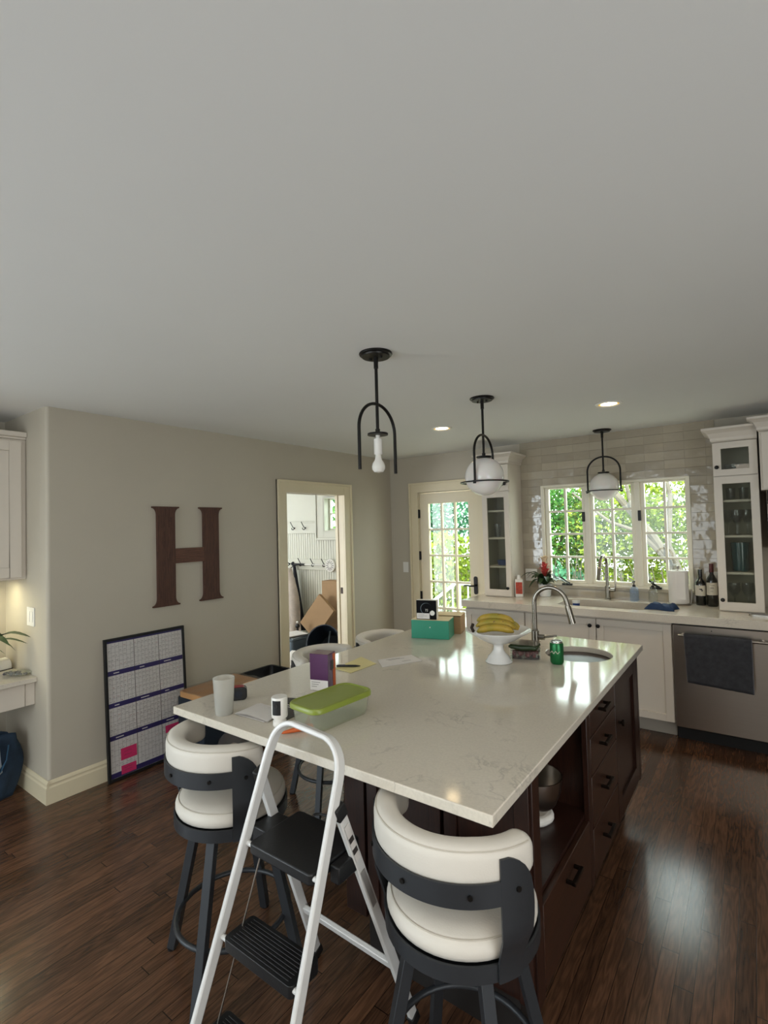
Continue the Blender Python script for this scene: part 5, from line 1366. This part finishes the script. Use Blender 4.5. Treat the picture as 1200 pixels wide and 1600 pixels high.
# ================================================================ OUTSIDE
struct(MB().box(-14, 8, 5.03, 18, -.62, -.06).build('ground_patio', M['concrete'], smooth=False), 'pale patio')
def foliage(blobs, n, size, seed, squash=1):
    rd = random.Random(seed); m = MB(); vs = []; fs = []
    for c, r_, share in blobs:
        for _ in range(int(n*share)):
            while True:
                p = Vector((rd.uniform(-1, 1), rd.uniform(-1, 1), rd.uniform(-1, 1)))
                if .25 < p.length < 1: break
            p = Vector(c)+Vector((p.x*r_[0], p.y*r_[1], p.z*r_[2]))
            if p.z < -.05 or p.y < 5.35: continue
            e = Euler((rd.uniform(-1.2, 1.2), rd.uniform(-1.2, 1.2), rd.uniform(0, 6.28))).to_matrix()
            L_ = size*rd.uniform(.6, 1.3); W2 = L_*.3
            k = len(vs)
            for q in ((-L_/2, 0, 0), (0, -W2, L_*.06), (0, W2, L_*.06), (L_/2, 0, -L_*.08), (0, 0, 0)): vs.append(tuple(p+e @ Vector(q)))
            fs += [(k, k+1, k+4), (k, k+4, k+2), (k+1, k+3, k+4), (k+4, k+3, k+2)]
    return m.add(vs, fs)
def raw(mb, name, mat, parent=None):
    me = bpy.data.meshes.new(name); me.from_pydata(mb.v, [], mb.f); me.materials.append(mat)
    o = bpy.data.objects.new(name, me); COL.objects.link(o); o.parent = parent; return o
def tree(name, label, blobs, n, size, mat, seed, branches, group=None):
    t_ = thing(name, label, 'tree' if 'tree' in name else 'shrub', (0, 0, 0), group=group)
    raw(foliage(blobs, n, size, seed), 'foliage', mat, t_)
    if branches:
        m = MB()
        for pts, r_ in branches: m.tube(pts, [r_*(1-.55*i/(len(pts)-1)) for i in range(len(pts))], 8)
        m.build('trunk', M['bark'], t_)
    return t_
tree('garden_tree', 'leaning tree with grey branches outside the right window panes',
     [((-.9, 8.2, 2.1), (1.3, .9, .9), .38), ((-1.8, 8.4, 1.7), (.8, .8, .9), .32), ((-.6, 7.8, 1.35), (1.2, .6, .75), .4), ((-1.6, 7.8, 1.3), (.9, .6, .75), .25)], 10500, .075, M['leafA'], 1,
     [([(-.45, 7.05, -.1), (-.66, 7.05, .75), (-1.02, 7.0, 1.4), (-1.5, 7.0, 2.05), (-1.9, 7.1, 2.8)], .07), ([(-.84, 7.02, 1.07), (-1.2, 6.95, 1.5), (-1.32, 6.9, 2.3)], .04), ([(-.68, 7.05, .75), (-.85, 6.9, 1.3), (-.8, 6.85, 1.9), (-.95, 6.9, 2.6)], .045), ([(-.66, 7.05, .72), (-.45, 6.9, 1.15), (-.62, 6.9, 1.7), (-.5, 6.9, 2.2)], .03), ([(-1.02, 7.0, 1.4), (-1.5, 6.9, 1.6), (-1.95, 6.9, 2.0)], .028)])
tree('garden_tree', 'leafy tree with thin branches outside the left window panes',
     [((-3.2, 8.4, 2.1), (.9, .8, 1.1), .6), ((-2.5, 8.0, 1.4), (.7, .6, .8), .6)], 6000, .085, M['leafB'], 2,
     [([(-2.6, 8.2, -.1), (-2.7, 8.2, .8), (-2.4, 8.2, 1.6), (-2.6, 8.3, 2.6)], .05), ([(-2.68, 8.2, .8), (-3.1, 8.3, 1.5), (-3.3, 8.4, 2.4)], .035)])
tree('garden_shrub', 'dark low shrub outside below the left window panes', [((-2.5, 7.2, .6), (.7, .5, .45), 1)], 900, .12, M['leafC'], 3, None)
tree('garden_tree', 'tall blue-green hedge tree filling the top of the glass door view',
     [((-5.3, 9.2, 2.1), (1.3, .8, 1.0), .6), ((-6.3, 9.4, 1.6), (1.0, .8, 1.2), .4)], 7500, .10, M['leafC'], 4, [([(-5.4, 9.3, -.1), (-5.4, 9.3, 1.2), (-5.2, 9.3, 2.2)], .07)])
tree('garden_shrub', 'sunlit yellow-green shrub behind the railing in the glass door view', [((-4.7, 8.2, .75), (1.0, .6, .75), .7), ((-5.8, 8.4, .7), (.8, .6, .7), .3)], 4600, .10, M['leafA'], 5, None)
tree('garden_shrub', 'light green shrub outside the mudroom window', [((-7.0, 7.4, 2.0), (.8, .6, .9), 1)], 900, .12, M['leafB'], 6, [([(-7, 7.4, -.1), (-7, 7.4, 1.6)], .05)])
# dry twigs and a fence low outside the windows
tw_ = thing('twig_hedge', 'tangle of dry grey twigs outside below the right window panes', 'hedge', (-1.2, 6.75, 0))
rd = random.Random(33); m = MB()
for i in range(150):
    x = rd.uniform(-1.3, 1.5); y = rd.uniform(-.3, .5); l_ = rd.uniform(.6, 1.2); dx = rd.uniform(-.35, .35)
    m.tube([(x, y, 0), (x+dx*.4, y, l_*.5), (x+dx, y+rd.uniform(-.1, .1), l_)], [.011, .009, .004], 4)
m.build('twigs', M['drytwig'], tw_)
fe = thing('garden_fence', 'weathered plank fence across the garden', 'fence', (-1.5, 9.9, 0))
m = MB()
for i in range(52): m.box(-4.0+.145*i, -4.0+.145*i+.135, 0, .02, 0, .72+.012*math.sin(i*2.3))
m.build('planks', M['fencewood'], fe)
for x in (-4.0, -1.5, 1.0, 3.4): B('fence_post', M['fencewood'], fe, x-.05, x+.05, .021, .12, 0, .82, .004, False)
ra = thing('stair_railing', 'white metal stair railing outside the glass door', 'railing', (-3.6, 6.2, 0))
m = MB().tube([(.6, 0, .80), (.22, 0, .80), (-.02, 0, .62), (-.35, 0, .38), (-.6, 0, .22)], .022, 10); m.build('handrail', M['railwhite'], ra)
for x, zt in ((.55, .8), (.42, .8), (.30, .8), (.18, .77), (.06, .68), (-.06, .59), (-.18, .50), (-.30, .41), (-.55, .25)):
    MB().cyl((x, 0, -.06), (x, 0, zt), .011, 8).build('baluster', M['railwhite'], ra)
